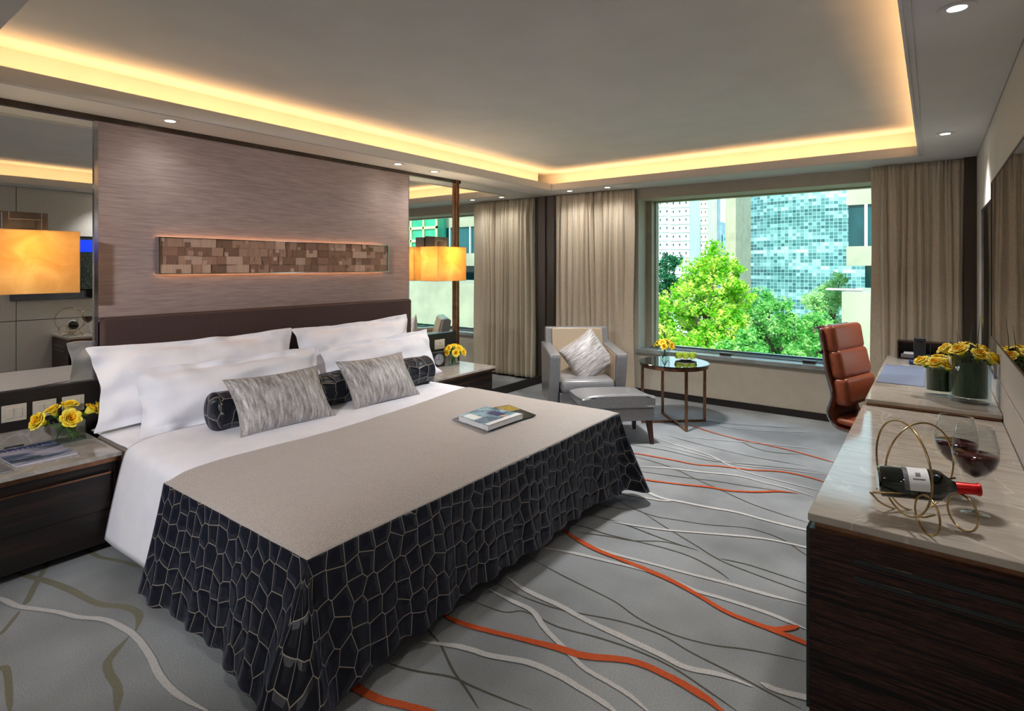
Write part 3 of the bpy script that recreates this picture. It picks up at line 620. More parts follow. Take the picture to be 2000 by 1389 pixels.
white_pillow(1.86, -3.52, .585, 1.24, .41, .20, .42, .0, 3, 'white pillow in front at the left, behind the left silver cushion')
white_pillow(3.06, -3.52, .585, 1.16, .42, .20, .42, .02, 4, 'white pillow in front at the right, behind the right silver cushion')
# bolster
bo = thing('bolster', 'long black bolster with silver honeycomb lines lying across the bed', 'bolster', (-3.30, 2.4, .59))
BZ = .60+.112; BXc = -3.30; ya, yb = 1.55, 3.22
def Fb(a, b):
    th = 2*PI*a; y = ya+(yb-ya)*b; r = .112+.003*math.sin(y*20+th*2); return (BXc+r*math.cos(th), y, BZ+r*math.sin(th))
MB().grid(Fb, 32, 60, lambda a, b: (a*.7, b*1.7)).build('bolster_cover', 'cell_satin_large', bo, smooth=True)
for y, s, nm in ((ya, -1, 0), (yb, 1, 1)):
    MB().grid(lambda a, b: (BXc+.112*math.cos(PI/2*b)*math.cos(2*PI*a), y+s*.035*math.sin(PI/2*b), BZ+.112*math.cos(PI/2*b)*math.sin(2*PI*a)), 32, 10, lambda a, b: (.12*(1-b)*math.cos(2*PI*a), .12*(1-b)*math.sin(2*PI*a))).build('end_cap', 'cell_satin_large', bo, smooth=True)
def silver(y, x, z, w, h, tilt, rot, seed, label):
    wd = (math.sin(rot), math.cos(rot), 0)
    t = thing('silver_cushion', label, 'cushion', (x, y, z), 0, 'small silver cushions on the bed')
    o = place(pillow_bm(w, h, .17, .10, 0, seed, .006), (x, y, z), wd, tilt, h).build('cushion_body', 'silver_silk', t, smooth=True)
    e = pillow_bm(w, h, .17, .10, 0, seed, .0); place(e, (x, y, z), wd, tilt, h)
    W1 = 31; ring = [i for i in range(W1)]+[j*W1+30 for j in range(1, 23)]+[22*W1+i for i in range(29, -1, -1)]+[j*W1 for j in range(21, 0, -1)]
    MB().tube([e.v[i] for i in ring], .004, 6, True).build('piping', 'silver_silk', t, smooth=True)
silver(1.86, -3.02, .605, .60, .36, .62, .03, 5, 'silver streaked cushion on the left, leaning on the black bolster')
silver(2.60, -3.02, .605, .57, .36, .62, .03, 6, 'silver streaked cushion on the right, leaning on the black bolster')
# ------------------------------------------------------------------ wall art
art = thing('wall_art', 'long mosaic relief of brown wooden blocks hung above the headboard', 'wall art', (-4.14, 2.54, 1.5))
AX = -4.115; ay0, ay1, az0, az1 = 1.567, 3.513, 1.502, 1.742
MB().box(XW+.016, AX-.02, ay0+.05, ay1-.05, az0+.03, az1-.03).build('mounting_box', 'relief_1', art)
MB().box(AX-.03, AX-.002, ay0, ay1, az0, az1).build('backboard', 'relief_1', art)
MB().box(AX-.032, AX+.03, ay0-.008, ay0, az0-.006, az1+.003).box(AX-.032, AX+.026, ay0, ay1, az1, az1+.003).box(AX-.032, AX+.026, ay0, ay1, az0-.006, az0).box(AX-.032, AX+.026, ay1, ay1+.004, az0-.006, az1+.003).build('frame', 'chrome', art)
rb = MB(); rnd = random.Random(11); hz = (az1-az0)/4
for r in range(4):
    y = ay0
    while y < ay1-.012:
        wdt = rnd.choice([.05, .06, .08, .1, .12]); y2 = min(y+wdt, ay1); rb.cur = rnd.choice([0, 0, 1, 1, 2, 3]); d = rnd.uniform(.002, .022)
        z = az0+r*hz; rb.box(AX-.002, AX+d, y, y2-.001, z, z+hz-.001)
        if rnd.random() < .4: rb.cur = rnd.choice([0, 1, 2, 2, 3]); q = rnd.uniform(.02, .035); zq = z+rnd.choice([0, hz-q-.001]); yq = min(y+rnd.random()*.03, y2-q-.002); rb.box(AX, AX+d+.007, yq, yq+q, zq, zq+q)
        y = y2
rb.build('relief_blocks', ['relief_0', 'relief_1', 'relief_2', 'relief_3'], art)
for nm, z, zd in (('glow_strip', az1-.012, 1), ('glow_strip', az0+.012, -1)):
    o, d = area('art_backlight', (AX-.041, (ay0+ay1)/2, z), (ay1-ay0-.01, .01), None, .45, (1, .5, .22))
    Xv = Vector((0, 1, 0)); Zv = Vector((0, 0, -zd)); Yv = Zv.cross(Xv); o.rotation_euler = Matrix((Xv, Yv, Zv)).transposed().to_euler(); o.parent = art; o.location = Vector(o.location)-Vector(art.location)
# ------------------------------------------------------------------ wall sconces
def sconce(y0, label, en):
    x0, x1, z0, z1 = -4.133, -3.89, 1.40, 1.747; y1 = y0+.418; yc = (y0+y1)/2
    t = thing('wall_sconce', label, 'wall lamp', (x0, yc, z0), 0, 'parchment sconces either side of the bed')
    s = MB(); s.box(x1-.002, x1, y0, y1, z0, z1); s.box(x0, x0+.002, y0, y1, z0, z1); s.box(x0, x1, y0, y0+.002, z0, z1); s.box(x0, x1, y1-.002, y1, z0, z1)
    s.build('lamp_shade', 'shade_parchment', t)
    for z, e in ((z0, MB()), (z1-.004, MB())):
        e.box(x0-.001, x1+.001, y0-.001, y0+.003, z, z+.004).box(x0-.001, x1+.001, y1-.003, y1+.001, z, z+.004).box(x1-.003, x1+.001, y0, y1, z, z+.004)
        e.build('shade_rim', 'shade_parchment', t)
    br = MB(); br.box(XW+.0, XW+.012, yc-.09, yc+.09, 1.5, 1.86); br.box(XW+.012, -4.04, yc-.10, yc-.07, 1.70, 1.85); br.box(XW+.012, -4.04, yc+.07, yc+.10, 1.70, 1.85); br.box(-4.052, -4.04, yc-.07, yc+.07, 1.81, 1.85)
    br.build('bracket', 'dark_metal', t, bevel=.002)
    MB().lathe([(.001, -.045), (.025, -.035), (.033, 0), (.025, .03), (.012, .05), (.012, .09)], ((x0+x1)/2, yc, 1.60), 16).build('bulb', 'lamp_glow', t, smooth=True)
    for dz in (0,):
        d = bpy.data.lights.new('sconce_bulb', 'POINT'); d.energy = en; d.color = (1, .82, .55); d.shadow_soft_size = .04
        o = bpy.data.objects.new('sconce_bulb', d); C.objects.link(o); o.parent = t; o.location = ((x1-x0)/2, 0, .26)
sconce(.660, 'square parchment sconce on the mirror left of the bed', 2.2)
sconce(3.967, 'square parchment sconce on the mirror right of the bed', 7)
# ------------------------------------------------------------------ nightstands
def nightstand(y0, y1, label, xb=-4.148):
    xf = -3.54; t = thing('nightstand', label, 'nightstand', ((-4.15+xf)/2, (y0+y1)/2, 0), 0, 'marble topped nightstands')
    MB().bbox(xb, xf, y0, y1, .518, .54, .002, seg=1).build('marble_top', 'marble_grey', t)
    MB().box(xb, xb+.018, y0, y1, .541, .62).build('backsplash', 'marble_grey', t)
    MB().box(xb, xf-.006, y0+.004, y1-.004, .495, .518).build('bronze_band', 'bronze', t)
    c = MB().box(xb, xf-.03, y0+.02, y1-.02, .06, .495).build('cabinet_body', 'nightstand_veneer', t)
    MB().box(xb, xf-.28, y0+.03, y1-.03, 0, .06).build('plinth', 'black_trim', t)
    d = MB().box(xf-.03, xf-.012, y0+.05, y1-.05, .25, .44).build('drawer', 'nightstand_veneer', t)
    MB().box(xf-.012, xf-.004, y0+.05, y1-.05, .435, .445).build('drawer_handle', 'bronze', d)
nightstand(-.1, 1.17, 'long marble topped dark nightstand at the left edge, holding roses and magazines')
nightstand(3.56, 4.44, 'marble topped dark nightstand right of the bed, holding the clock and roses', -4.079)
# switch plates
def plate(y, z, w, h, kind, label):
    x = XW+.031; t = thing('wall_switch', label, 'switch', (x, y, z), 0, 'switch and socket plates above the nightstands')
    MB().bbox(x, x+.007, y-w/2, y+w/2, z-h/2, z+h/2, .002, seg=1).build('cover_plate', 'switch_plastic', t)
    if kind == 2:
        for s in (-1, 1): MB().bbox(x+.007, x+.011, y+s*w*.17-w*.15, y+s*w*.17+w*.15, z-h*.3, z+h*.3, .002, seg=1).build('rocker', 'switch_plastic', t)
    else:
        MB().bbox(x+.007, x+.010, y-w*.34, y+w*.34, z-h*.33, z+h*.33, .002, seg=1).build('socket_face', 'switch_plastic', t)
        for (a, b, c, d) in ((-.004, .004, .008, .02), (-.018, -.010, -.018, -.012), (.010, .018, -.018, -.012)): MB().box(x+.009, x+.0105, y+a, y+b, z+c, z+d).build('socket_hole', 'black_trim', t)
plate(.843, .722, .11, .094, 2, 'leftmost double rocker switch above the left nightstand')
plate(.979, .722, .11, .094, 2, 'middle double rocker switch above the left nightstand')
plate(1.115, .722, .11, .094, 1, 'socket plate behind the roses on the left nightstand')
plate(4.055, .722, .085, .10, 2, 'rocker switch above the clock on the right nightstand')
plate(4.255, .73, .15, .10, 1, 'wide socket plate above the roses on the right nightstand')
plate(3.94, .722, .06, .10, 2, 'narrow switch plate half hidden by the right pillow')
# ------------------------------------------------------------------ armchair and ottoman
def extr(mb, poly, y0, y1):
    n = len(poly); vs = [(p[0], y0, p[1]) for p in poly]+[(p[0], y1, p[1]) for p in poly]
    return mb.add(vs, [tuple(range(n)), tuple(range(2*n-1, n-1, -1))]+[(i, n+i, n+(i+1) % n, (i+1) % n) for i in range(n)])
def extr_bevel(poly, y0, y1, r, seg=3):
    m = MB(); extr(m, poly, y0, y1); bm = bmesh.new(); vs = [bm.verts.new(v) for v in m.v]
    for f in m.f: bm.faces.new([vs[i] for i in f])
    bmesh.ops.recalc_face_normals(bm, faces=bm.faces[:]); bmesh.ops.bevel(bm, geom=bm.edges[:], offset=r, segments=seg, profile=.5, affect='EDGES')
    o = MB(); o.bm(bm); return o
def leg_mb(x, y, z1, dx, dy, w1=.022, w0=.013):
    m = MB(); a = [(x-w1, y-w1), (x+w1, y-w1), (x+w1, y+w1), (x-w1, y+w1)]; b = [(x+dx-w0, y+dy-w0), (x+dx+w0, y+dy-w0), (x+dx+w0, y+dy+w0), (x+dx-w0, y+dy+w0)]
    return m.add([(*p, z1) for p in a]+[(*p, 0) for p in b], [(0, 1, 2, 3), (7, 6, 5, 4)]+[(i, i+4, (i+1) % 4+4, (i+1) % 4) for i in range(4)])
arm = thing('armchair', 'grey and beige leather armchair by the left curtain with a silver cushion on it', 'armchair', (-2.93, 5.12, 0), math.radians(-50))
for s in (-1, 1):
    y0, y1 = (.28, .385) if s > 0 else (-.385, -.28)
    extr_bevel([(.37, .69), (.375, .66), (.30, .36), (.24, .17), (-.34, .17), (-.40, .72), (-.2, .71)], y0, y1, .012).build('arm', 'grey_leather', arm, smooth=False, local=True)
extr_bevel([(-.19, .28), (-.33, .88), (-.40, .885), (-.43, .86), (-.33, .17), (-.2, .17)], -.345, .345, .012).build('backrest_shell', 'grey_leather', arm, local=True)
extr_bevel([(-.165, .36), (-.305, .872), (-.335, .872), (-.20, .36)], -.279, .279, .01).build('backrest_lining', 'beige_leather', arm, local=True)
for s in (-1, 1): extr_bevel([(.335, .67), (.29, .40), (-.20, .40), (-.27, .70)], s*.274-.004, s*.274+.004, .003, 1).build('arm_lining', 'beige_leather', arm, local=True)
MB().bbox(-.22, .36, -.268, .268, .30, .435, .045, seg=4).build('seat_cushion', 'grey_leather', arm, smooth=True, local=True)
MB().bbox(-.3, .31, -.275, .275, .17, .30, .012).build('seat_base', 'grey_leather', arm, local=True)
for x, y, dx, dy in ((.27, .33, .02, .01), (.27, -.33, .02, -.01), (-.3, .3, -.04, .01), (-.3, -.3, -.04, -.01)): leg_mb(x, y, .18, dx, dy).build('leg', 'dark_wood', arm, local=True)
ot = thing('ottoman', 'grey leather ottoman with dark tapered legs in front of the armchair', 'ottoman', (-2.335, 4.60, 0), math.radians(-46))
def otop(a, b):
    return 0
bm = bmesh.new(); bmesh.ops.create_cube(bm, size=1); bmesh.ops.subdivide_edges(bm, edges=bm.edges[:], cuts=7, use_grid_fill=True)
for v in bm.verts:
    x, y, z = v.co; X = x*.50; Yy = y*.66; zt = .385+.05*(.5+.5*math.cos((x+.5)*PI))*0+.038*(x+.5)**2+.02*(1-(2*abs(y))**4)
    Z = .315+(zt-.315)*(z+.5); v.co = Vector((X, Yy, Z))
bmesh.ops.bevel(bm, geom=[e for e in bm.edges if e.calc_face_angle(0) > 1.0], offset=.018, segments=3, profile=.5, affect='EDGES')
mo = MB(); mo.bm(bm); mo.build('seat_cushion', 'grey_leather', ot, smooth=True, local=True)
MB().bbox(-.24, .24, -.32, .32, .205, .314, .01).build('seat_base', 'grey_leather', ot, local=True)
for x, y in ((.2, .28), (.2, -.28), (-.2, .28), (-.2, -.28)): leg_mb(x, y, .21, .03*(1 if x > 0 else -1), .02*(1 if y > 0 else -1), .024, .014).build('leg', 'dark_wood', ot, local=True)
# cushion on the armchair (square, standing on its corner)
t = thing('silver_cushion', 'square silver cushion standing on its corner in the armchair', 'cushion', (-2.97, 4.94, .44), 0)
f = Vector((math.cos(math.radians(-50)), math.sin(math.radians(-50)), 0)); wd = Vector((-f.y, f.x, 0))
p = pillow_bm(.44, .44, .15, .07, 0, 9, .005); place(p, (-2.97, 4.94, .50), wd, .30, .44, roll=math.radians(-56)); p.build('cushion_body', 'silver_silk', t, smooth=True)
e = pillow_bm(.44, .44, .15, .07, 0, 9, 0); place(e, (-2.97, 4.94, .50), wd, .30, .44, roll=math.radians(-56))
W1 = 31; ring = [i for i in range(W1)]+[j*W1+30 for j in range(1, 23)]+[22*W1+i for i in range(29, -1, -1)]+[j*W1 for j in range(21, 0, -1)]
MB().tube([e.v[i] for i in ring], .004, 6, True).build('piping', 'beige_leather', t, smooth=True)
# ------------------------------------------------------------------ round side table
tb = thing('side_table', 'round dark glass topped table with bronze cross frame below the window', 'table', (-2.06, 5.42, 0))
MB().lathe([(.0005, .588), (.332, .588), (.338, .592), (.338, .598), (.332, .602), (.0005, .602)], (-2.06, 5.42, 0), 64).build('glass_top', 'gloss_black', tb, smooth=False)
MB().lathe([(.300, .558), (.326, .558), (.326, .588), (.300, .588), (.300, .558)], (-2.06, 5.42, 0), 64, caps=False).build('top_ring', 'bronze', tb, smooth=False)
for (a, b) in (((-1.815, 5.64), (-2.305, 5.20)), ((-1.84, 5.17), (-2.28, 5.67))):
    a = Vector((*a, 0)); b = Vector((*b, 0)); d = (b-a).normalized(); T = Matrix.Translation(a) @ Matrix(((d.x, -d.y, 0, 0), (d.y, d.x, 0, 0), (0, 0, 1, 0), (0, 0, 0, 1))); L = (b-a).length
    MB().box(0, L, -.011, .011, 0, .022, T).build('floor_bar', 'bronze', tb)
    MB().box(0, .022, -.012, .012, .022, .558, T).build('leg', 'bronze', tb); MB().box(L-.022, L, -.012, .012, .022, .558, T).build('leg', 'bronze', tb)
# ------------------------------------------------------------------ roses
def petals(mb, R, seed, openness=1.0):
    rnd = random.Random(seed)
    rings = [(3, .14, 1.02, .03), (4, .28, 1.10, .08), (5, .44, 1.12, .16), (6, .60, 1.06, .26), (7, .76, .94, .42)]
    for k, (n, rr, hh, curl) in enumerate(rings):
        mb.cur = 2 if k < 2 else (0 if k < 4 else 1)
        for j in range(n):
            ph = 2*PI*(j+rnd.uniform(-.15, .15))/n+k*.7; wd_ = PI/n*1.62; tl = rnd.uniform(.9, 1.1)
            def F(a, b, ph=ph, wd_=wd_, rr=rr, hh=hh, curl=curl, tl=tl):
                s = (2*a-1); w = wd_*math.sin(PI*(.12+.78*b))**.6; an = ph+s*w
                rad = R*(.10+(rr*openness)*(b**.75)*(1-.10*s*s)+curl*.28*b**4*tl); z = R*(1.25*hh*math.sin(b*PI/2)*tl-curl*.30*b**5-.12*s*s*b)
                return (rad*math.cos(an), rad*math.sin(an), z)
            mb.grid(F, 6, 6)
ROSE = []
for k in range(3):
    r = thing('rose', 'yellow rose', 'rose', (0, 0, 0)); m = MB(); petals(m, .05, 20+k, 1.0+.12*k); m.build('bloom', ['petal', 'petal_pale', 'petal_deep'], r, smooth=True, local=True)
    c = MB(); c.lathe([(.002, -.014), (.012, -.008), (.017, .002), (.012, .006)], n=10)
    for j in range(5):
        a = 2*PI*j/5; c.add([(.008*math.cos(a-.6), .008*math.sin(a-.6), 0), (.008*math.cos(a+.6), .008*math.sin(a+.6), 0), (.042*math.cos(a), .042*math.sin(a), .004)], [(0, 1, 2)])
    c.build('sepals', 'stem_green', r, smooth=True, local=True)
    MB().tube([(0, 0, -.01), (.002, 0, -.05), (0, .002, -.10)], .0025, 6).build('stem', 'stem_green', r, smooth=True, local=True); ROSE.append(r)
used = [False]*3
def rose(p, lean, scale, label, group, k):
    k %= 3
    if used[k]: r = dup(ROSE[k], p, None, label, group)
    else: r = ROSE[k]; used[k] = True; r.location = p; r['label'] = label; r['group'] = group
    q = Vector(lean).normalized().to_track_quat('Z', 'Y'); r.rotation_euler = (q @ Matrix.Rotation(k*1.3+p[0]*40, 3, 'Z').to_quaternion()).to_euler(); r.scale = (scale,)*3
    return r
# left nightstand bouquet in a rectangular vase
lv = thing('flower_vase', 'low rectangular clear vase of yellow roses on the left nightstand', 'vase', (-4.0, 1.05, .541))
def rect_vase(x0, x1, y0, y1, z0, z1, root, wt=.004, wl_=.6):
    m = MB(); m.box(x0, x1, y0, y0+wt, z0, z1).box(x0, x1, y1-wt, y1, z0, z1).box(x0, x0+wt, y0+wt, y1-wt, z0, z1).box(x1-wt, x1, y0+wt, y1-wt, z0, z1).box(x0+wt, x1-wt, y0+wt, y1-wt, z0, z0+.01)
    m.build('glass_body', 'vase_glass', root)
rect_vase(-4.05, -3.95, .985, 1.125, .541, .655, lv)
st = MB(); rnd = random.Random(2)
for k in range(9): st.tube([(-4.03+.06*rnd.random(), 1.0+.11*rnd.random(), .553), (-4.0+.02*rnd.uniform(-1, 1), 1.055+.05*rnd.uniform(-1, 1), .66)], .003, 6)
for k in range(10):
    x, y, z = -4.0+.035*rnd.uniform(-1, 1), 1.05+.05*rnd.uniform(-1, 1), .60+.04*rnd.random(); a = rnd.random()*6; st.add([(x, y, z), (x+.02*math.cos(a)-.008, y+.02*math.sin(a), z+.012), (x+.045*math.cos(a), y+.045*math.sin(a), z+.01), (x+.02*math.cos(a)+.008, y+.02*math.sin(a), z+.004)], [(0, 1, 2, 3)])
st.build('stems_and_leaves', 'stem_green', lv, smooth=True)
LBL = ['half opened yellow rose drooping over the left side of the vase on the left nightstand', 'wide open yellow rose at the front of the vase on the left nightstand', 'deep yellow rose at the back of the vase on the left nightstand', 'yellow rose at the right of the vase on the left nightstand', 'pale yellow rose behind the front bloom on the left nightstand', 'rightmost small yellow rose over the vase on the left nightstand']
for (p, ln, s), lb, k in zip([((-3.99, .95, .665), (.3, -.9, .5), 1.1), ((-3.955, 1.035, .665), (.85, .1, .45), 1.05), ((-4.03, 1.06, .70), (.1, .1, 1), .9), ((-3.98, 1.125, .68), (.2, .7, .6), .95), ((-4.02, 1.0, .69), (-.1, -.4, .9), .9), ((-4.0, 1.16, .69), (.3, 1, .3), .8)], LBL, range(6)):
    rose(p, ln, s, lb, 'yellow roses on the left nightstand', k)
ORD = ['leftmost', 'second from the left', 'third from the left', 'fourth from the left', 'fifth from the left', 'sixth from the left', 'rightmost']
def dome(cx, cy, z, R, n, s, label, group, seed, flat=.6):
    items = []
    for k in range(n):
        if k == 0: d = Vector((0, 0, 1)); row = 'top'
        elif k < n*.42: a = 2*PI*k/max(1, int(n*.42)); d = Vector((math.cos(a)*.75, math.sin(a)*.75, .8)); row = 'upper row'
        else: a = 2*PI*(k+.3*seed)/(n-int(n*.42)); d = Vector((math.cos(a), math.sin(a), .22)); row = 'lower row'
        d.normalize(); items.append((row, d, k))
    for row in ('top', 'upper row', 'lower row'):
        rr = sorted([i for i in items if i[0] == row], key=lambda i: i[1].dot(RT))
        for q, (_, d, k) in enumerate(rr):
            w = 'topmost' if row == 'top' else (ORD[-1] if q == len(rr)-1 else ORD[q])+' in the '+row
            rose(Vector((cx, cy, z))+Vector((d.x*R, d.y*R, d.z*R*flat)), d+Vector((0, 0, .15)), s, label % w, group, k+seed)
# right nightstand bouquet
rv = thing('flower_vase', 'small square clear vase with a ball of yellow roses on the right nightstand', 'vase', (-3.94, 4.25, .541))
rect_vase(-3.98, -3.90, 4.20, 4.30, .541, .625, rv)
MB().tube([(-3.95, 4.24, .555), (-3.94, 4.25, .64)], .01, 8).tube([(-3.93, 4.26, .555), (-3.94, 4.25, .64)], .008, 8).build('stems_and_leaves', 'stem_green', rv, smooth=True)
dome(-3.94, 4.25, .65, .075, 11, .80, 'yellow rose beside the nightstand clock, %s', 'yellow roses on the right nightstand', 1)
# table bouquet
tv = thing('flower_vase', 'small clear vase with an orange yellow bunch of roses on the round table', 'vase', (-2.185, 5.50, .603))
tc_ = (-2.185, 5.50)
MB().lathe([(.048, 0), (.05, .10), (.047, .10), (.045, .008), (.0005, .008)], (*tc_, .603), 28).build('glass_body', 'vase_glass', tv, smooth=True)
m = MB(); rnd = random.Random(5)
for k in range(7): a = k*.9; m.tube([(tc_[0]+.03*math.cos(a), tc_[1]+.03*math.sin(a), .613), (tc_[0]-.02*math.cos(a), tc_[1]-.02*math.sin(a), .71)], .0028, 6)
m.build('stems_and_leaves', 'stem_green', tv, smooth=True)
dome(tc_[0], tc_[1], .725, .06, 11, .72, 'orange yellow rose on the round table, %s', 'roses on the round table', 2)
# fruit plate
fp = thing('fruit_plate', 'small white plate holding green apples on the round table', 'plate', (-2.0, 5.60, .603))
MB().lathe([(.0005, .001), (.05, .001), (.055, .004), (.10, .016), (.105, .018), (.10, .021), (.05, .008), (.0005, .006)], (-2.0, 5.60, .603), 40).build('plate_body', 'porcelain', fp, smooth=True)
def apple(x, y, label):
    r = .04; t = thing('green_apple', label, 'apple', (x, y, .61), 0, 'green apples on the plate')
    pr = [(.0006, .012), (.012, .004), (.022, .002), (.034, .016), (.041, .038), (.037, .058), (.024, .070), (.012, .070), (.0006, .060)]
    MB().lathe(pr, (x, y, .611), 24).build('apple_body', 'apple_skin', t, smooth=True); MB().tube([(x, y, .671), (x+.004, y, .69)], .0015, 6).build('stalk', 'bark', t)
apple(-2.062, 5.555, 'leftmost green apple on the white plate'); apple(-2.0, 5.59, 'middle green apple on the white plate'); apple(-1.94, 5.63, 'rightmost green apple on the white plate')
# ------------------------------------------------------------------ clock
ck = thing('desk_clock', 'small black square clock with round pale face on the right nightstand', 'clock', (-3.99, 4.06, .541), math.radians(-12))
MB().bbox(-.03, .03, -.075, .075, 0, .145, .004).build('clock_case', 'plastic_black', ck, local=True)
R90 = Matrix.Rotation(PI/2, 4, 'Y')
MB().lathe([(.052, 0), (.058, 0), (.058, .006), (.052, .006), (.052, 0)], caps=False, n=36, T=Matrix.Translation((.03, 0, .075)) @ R90).build('bezel', 'chrome', ck, smooth=False, local=True)
MB().lathe([(.0005, .002), (.052, .002)], n=36, T=Matrix.Translation((.03, 0, .075)) @ R90).build('dial', 'clock_face', ck, local=True)
MB().box(.033, .034, -.002, .002, .075, .115).build('minute_hand', 'black_trim', ck, local=True); MB().box(.033, .034, -.025, 0, .073, .077).build('hour_hand', 'black_trim', ck, local=True)
# ------------------------------------------------------------------ magazines and books
def slab(mb, q, z0, z1):
    q = [Vector(p) for p in q]; return mb.add([(p.x, p.y, z0) for p in q]+[(p.x, p.y, z1) for p in q], [(3, 2, 1, 0), (4, 5, 6, 7), (0, 1, 5, 4), (1, 2, 6, 5), (2, 3, 7, 6), (3, 0, 4, 7)])
def inset(q, u0, u1, v0, v1):
    a, b, c, d = [Vector(p) for p in q]; f = lambda u, v: (a*(1-u)+b*u)*(1-v)+(d*(1-u)+c*u)*v
    return [f(u0, v0), f(u1, v0), f(u1, v1), f(u0, v1)]
def booklet(name, label, cat, q, z0, h, cover, extra, group=None):
    c = sum((Vector(p) for p in q), Vector())/4; t = thing(name, label, cat, (c.x, c.y, z0), 0, group)
    slab(MB(), inset(q, .01, .99, .01, .99), z0+.001, z0+h-.001).build('pages', 'paper_white', t)
    slab(MB(), q, z0+h-.001, z0+h).build('front_cover', cover, t); slab(MB(), q, z0, z0+.001).build('back_cover', cover, t)
    for nm, mt, (u0, u1, v0, v1) in extra: slab(MB(), inset(q, u0, u1, v0, v1), z0+h, z0+h+.0004).build(nm, mt, t)
    return t
nq = [(-4.06, .725, 0), (-4.06, .985, 0), (-3.67, 1.01, 0), (-3.67, .752, 0)]
t = booklet('magazine', 'white edged magazine with blue masthead and sea photo on the left nightstand', 'magazine', nq, .541, .008, 'cover_sea', [('cover_picture', 'cover_dark', (.0, .5, .72, .78))])
ms = MB(); rnd = random.Random(4)
for k in range(11): ms.v, ms.f; slab(ms, inset(nq, .06+k*.082, .06+k*.082+.055, .06, .20), .549, .5495)
for k in range(10): slab(ms, inset(nq, .10+k*.082, .10+k*.082+.05, .11 if k % 2 else .06, .14), .549, .5495)
ms.build('masthead', 'ink_navy', t)
booklet('magazine', 'grey magazine at the left front edge of the left nightstand', 'magazine', [(-3.97, .42, 0), (-3.97, .70, 0), (-3.62, .735, 0), (-3.62, .45, 0)], .541, .006, 'ink_grey', [('cover_picture', 'cover_sea', (.1, .9, .3, .8))])
t = thing('pen', 'small dark pen lying near the backsplash of the left nightstand', 'pen', (-4.09, .83, .545)); MB().tube([(-4.09, .79, .546), (-4.08, .87, .546)], .005, 8).build('pen_body', 'plastic_black', t, smooth=True); MB().tube([(-4.08, .87, .546), (-4.078, .882, .546)], .003, 8).build('pen_tip', 'gold_wire', t)
ZB = .624
qa = [onz(950, 800, ZB), onz(994, 792, ZB), onz(1047, 812, ZB), onz(977, 833, ZB)]
booklet('magazine', 'black magazine with white dish photo, under the right side of the thick book', 'magazine', qa, ZB, .005, 'cover_dark', [('cover_picture', 'cover_gold', (.4, .98, .03, .45)), ('cover_plate', 'porcelain', (.2, .6, .5, .72))])
qb = [onz(883, 820, ZB), onz(925, 805, ZB), onz(966, 823, ZB), onz(937, 836, ZB)]
booklet('magazine', 'grey brown magazine sticking out left of the thick book on the bed', 'magazine', qb, ZB, .0045, 'ink_grey', [])
qc = [onz(895, 812, .66), onz(949, 794, .66), onz(1022, 808, .66), onz(953, 832, .66)]
booklet('book', 'thick white book with sky and figure cover on the bedspread', 'book', qc, ZB+.006, .030, 'cover_sky', [('title_block', 'porcelain', (.05, .3, .1, .5)), ('cover_figure', 'ink_navy', (.55, .8, .35, .7)), ('figure_face', 'skin_tone', (.6, .7, .72, .86)), ('cover_band', 'paper_white', (.03, .97, .86, .99))])
# ------------------------------------------------------------------ marble cabinet, desk
cb = thing('minibar_cabinet', 'dark striped ebony cabinet with marble top at the right foreground', 'cabinet', (-.02, 3.0, 0))
MB().bbox(-.337, .296, 2.108, 3.948, .694, .72, .002, seg=1).build('marble_top', 'marble_beige', cb)
MB().box(-.318, .294, 2.128, 3.94, .668, .694).build('bronze_band', 'bronze', cb)
MB().box(-.333, .296, 2.114, 3.94, .0, .668).build('cabinet_body', 'ebony', cb)
for z in (.597, .540):
    MB().bbox(-.208, .24, 2.1115, 2.1145, z-.009, z+.009, .0014, seg=1).build('handle_slot', 'gloss_black', cb); MB().box(-.208, .24, 2.1105, 2.1145, z-.0125, z-.0095).build('slot_lip', 'dark_wood', cb)
for a, b in ((2.13, 2.72), (2.73, 3.32), (3.33, 3.92)): d = MB().box(-.345, -.333, a, b, .05, .66).build('door', 'gloss_black', cb)
dk = thing('writing_desk', 'marble topped writing desk with bronze edge along the right wall', 'desk', (-.02, 5.0, 0))
MB().bbox(-.325, .296, 3.955, 5.98, .735, .757, .002, seg=1).build('marble_top', 'marble_beige', dk)
MB().box(-.318, .294, 3.962, 5.975, .712, .735).build('bronze_band', 'bronze', dk)
MB().box(-.30, .294, 3.97, 5.965, .64, .712).build('apron', 'ebony', dk)
for a in (3.96, 5.93): MB().box(-.30, .294, a, a+.035, 0, .64).build('leg', 'ebony', dk)
# wall mirrors and television
def frame_mb(x0, x1, y0, y1, z0, z1, w): return MB().box(x0, x1, y0, y0+w, z0, z1).box(x0, x1, y1-w, y1, z0, z1).box(x0, x1, y0+w, y1-w, z0, z0+w).box(x0, x1, y0+w, y1-w, z1-w, z1)
t = thing('wall_mirror', 'bronze tinted mirror panel on the right wall above the desk end', 'mirror', (.29, 3.6, 1.13))
MB().box(.276, .299, 2.68, 4.335, 1.138, 2.04).build('mirror_pane', 'bronze_mirror', t); frame_mb(.273, .299, 2.675, 4.34, 1.133, 2.045, .006).build('frame', 'dark_wood', t)
t = thing('wall_mirror', 'chrome framed mirror on the right wall beyond the bronze panel, near the curtain', 'mirror', (.29, 4.8, .9))
MB().box(.292, .2995, 4.36, 5.385, .90, 1.95).build('mirror_pane', 'mirror', t); frame_mb(.286, .2995, 4.345, 5.40, .885, 1.967, .018).build('frame', 'chrome', t)
t = thing('television', 'black flat television with blue night skyline, seen only in the left mirror', 'television', (.28, 2.2, 1.14))
MB().bbox(.27, .299, 1.72, 2.62, 1.14, 1.93, .004).build('casing', 'gloss_black', t)
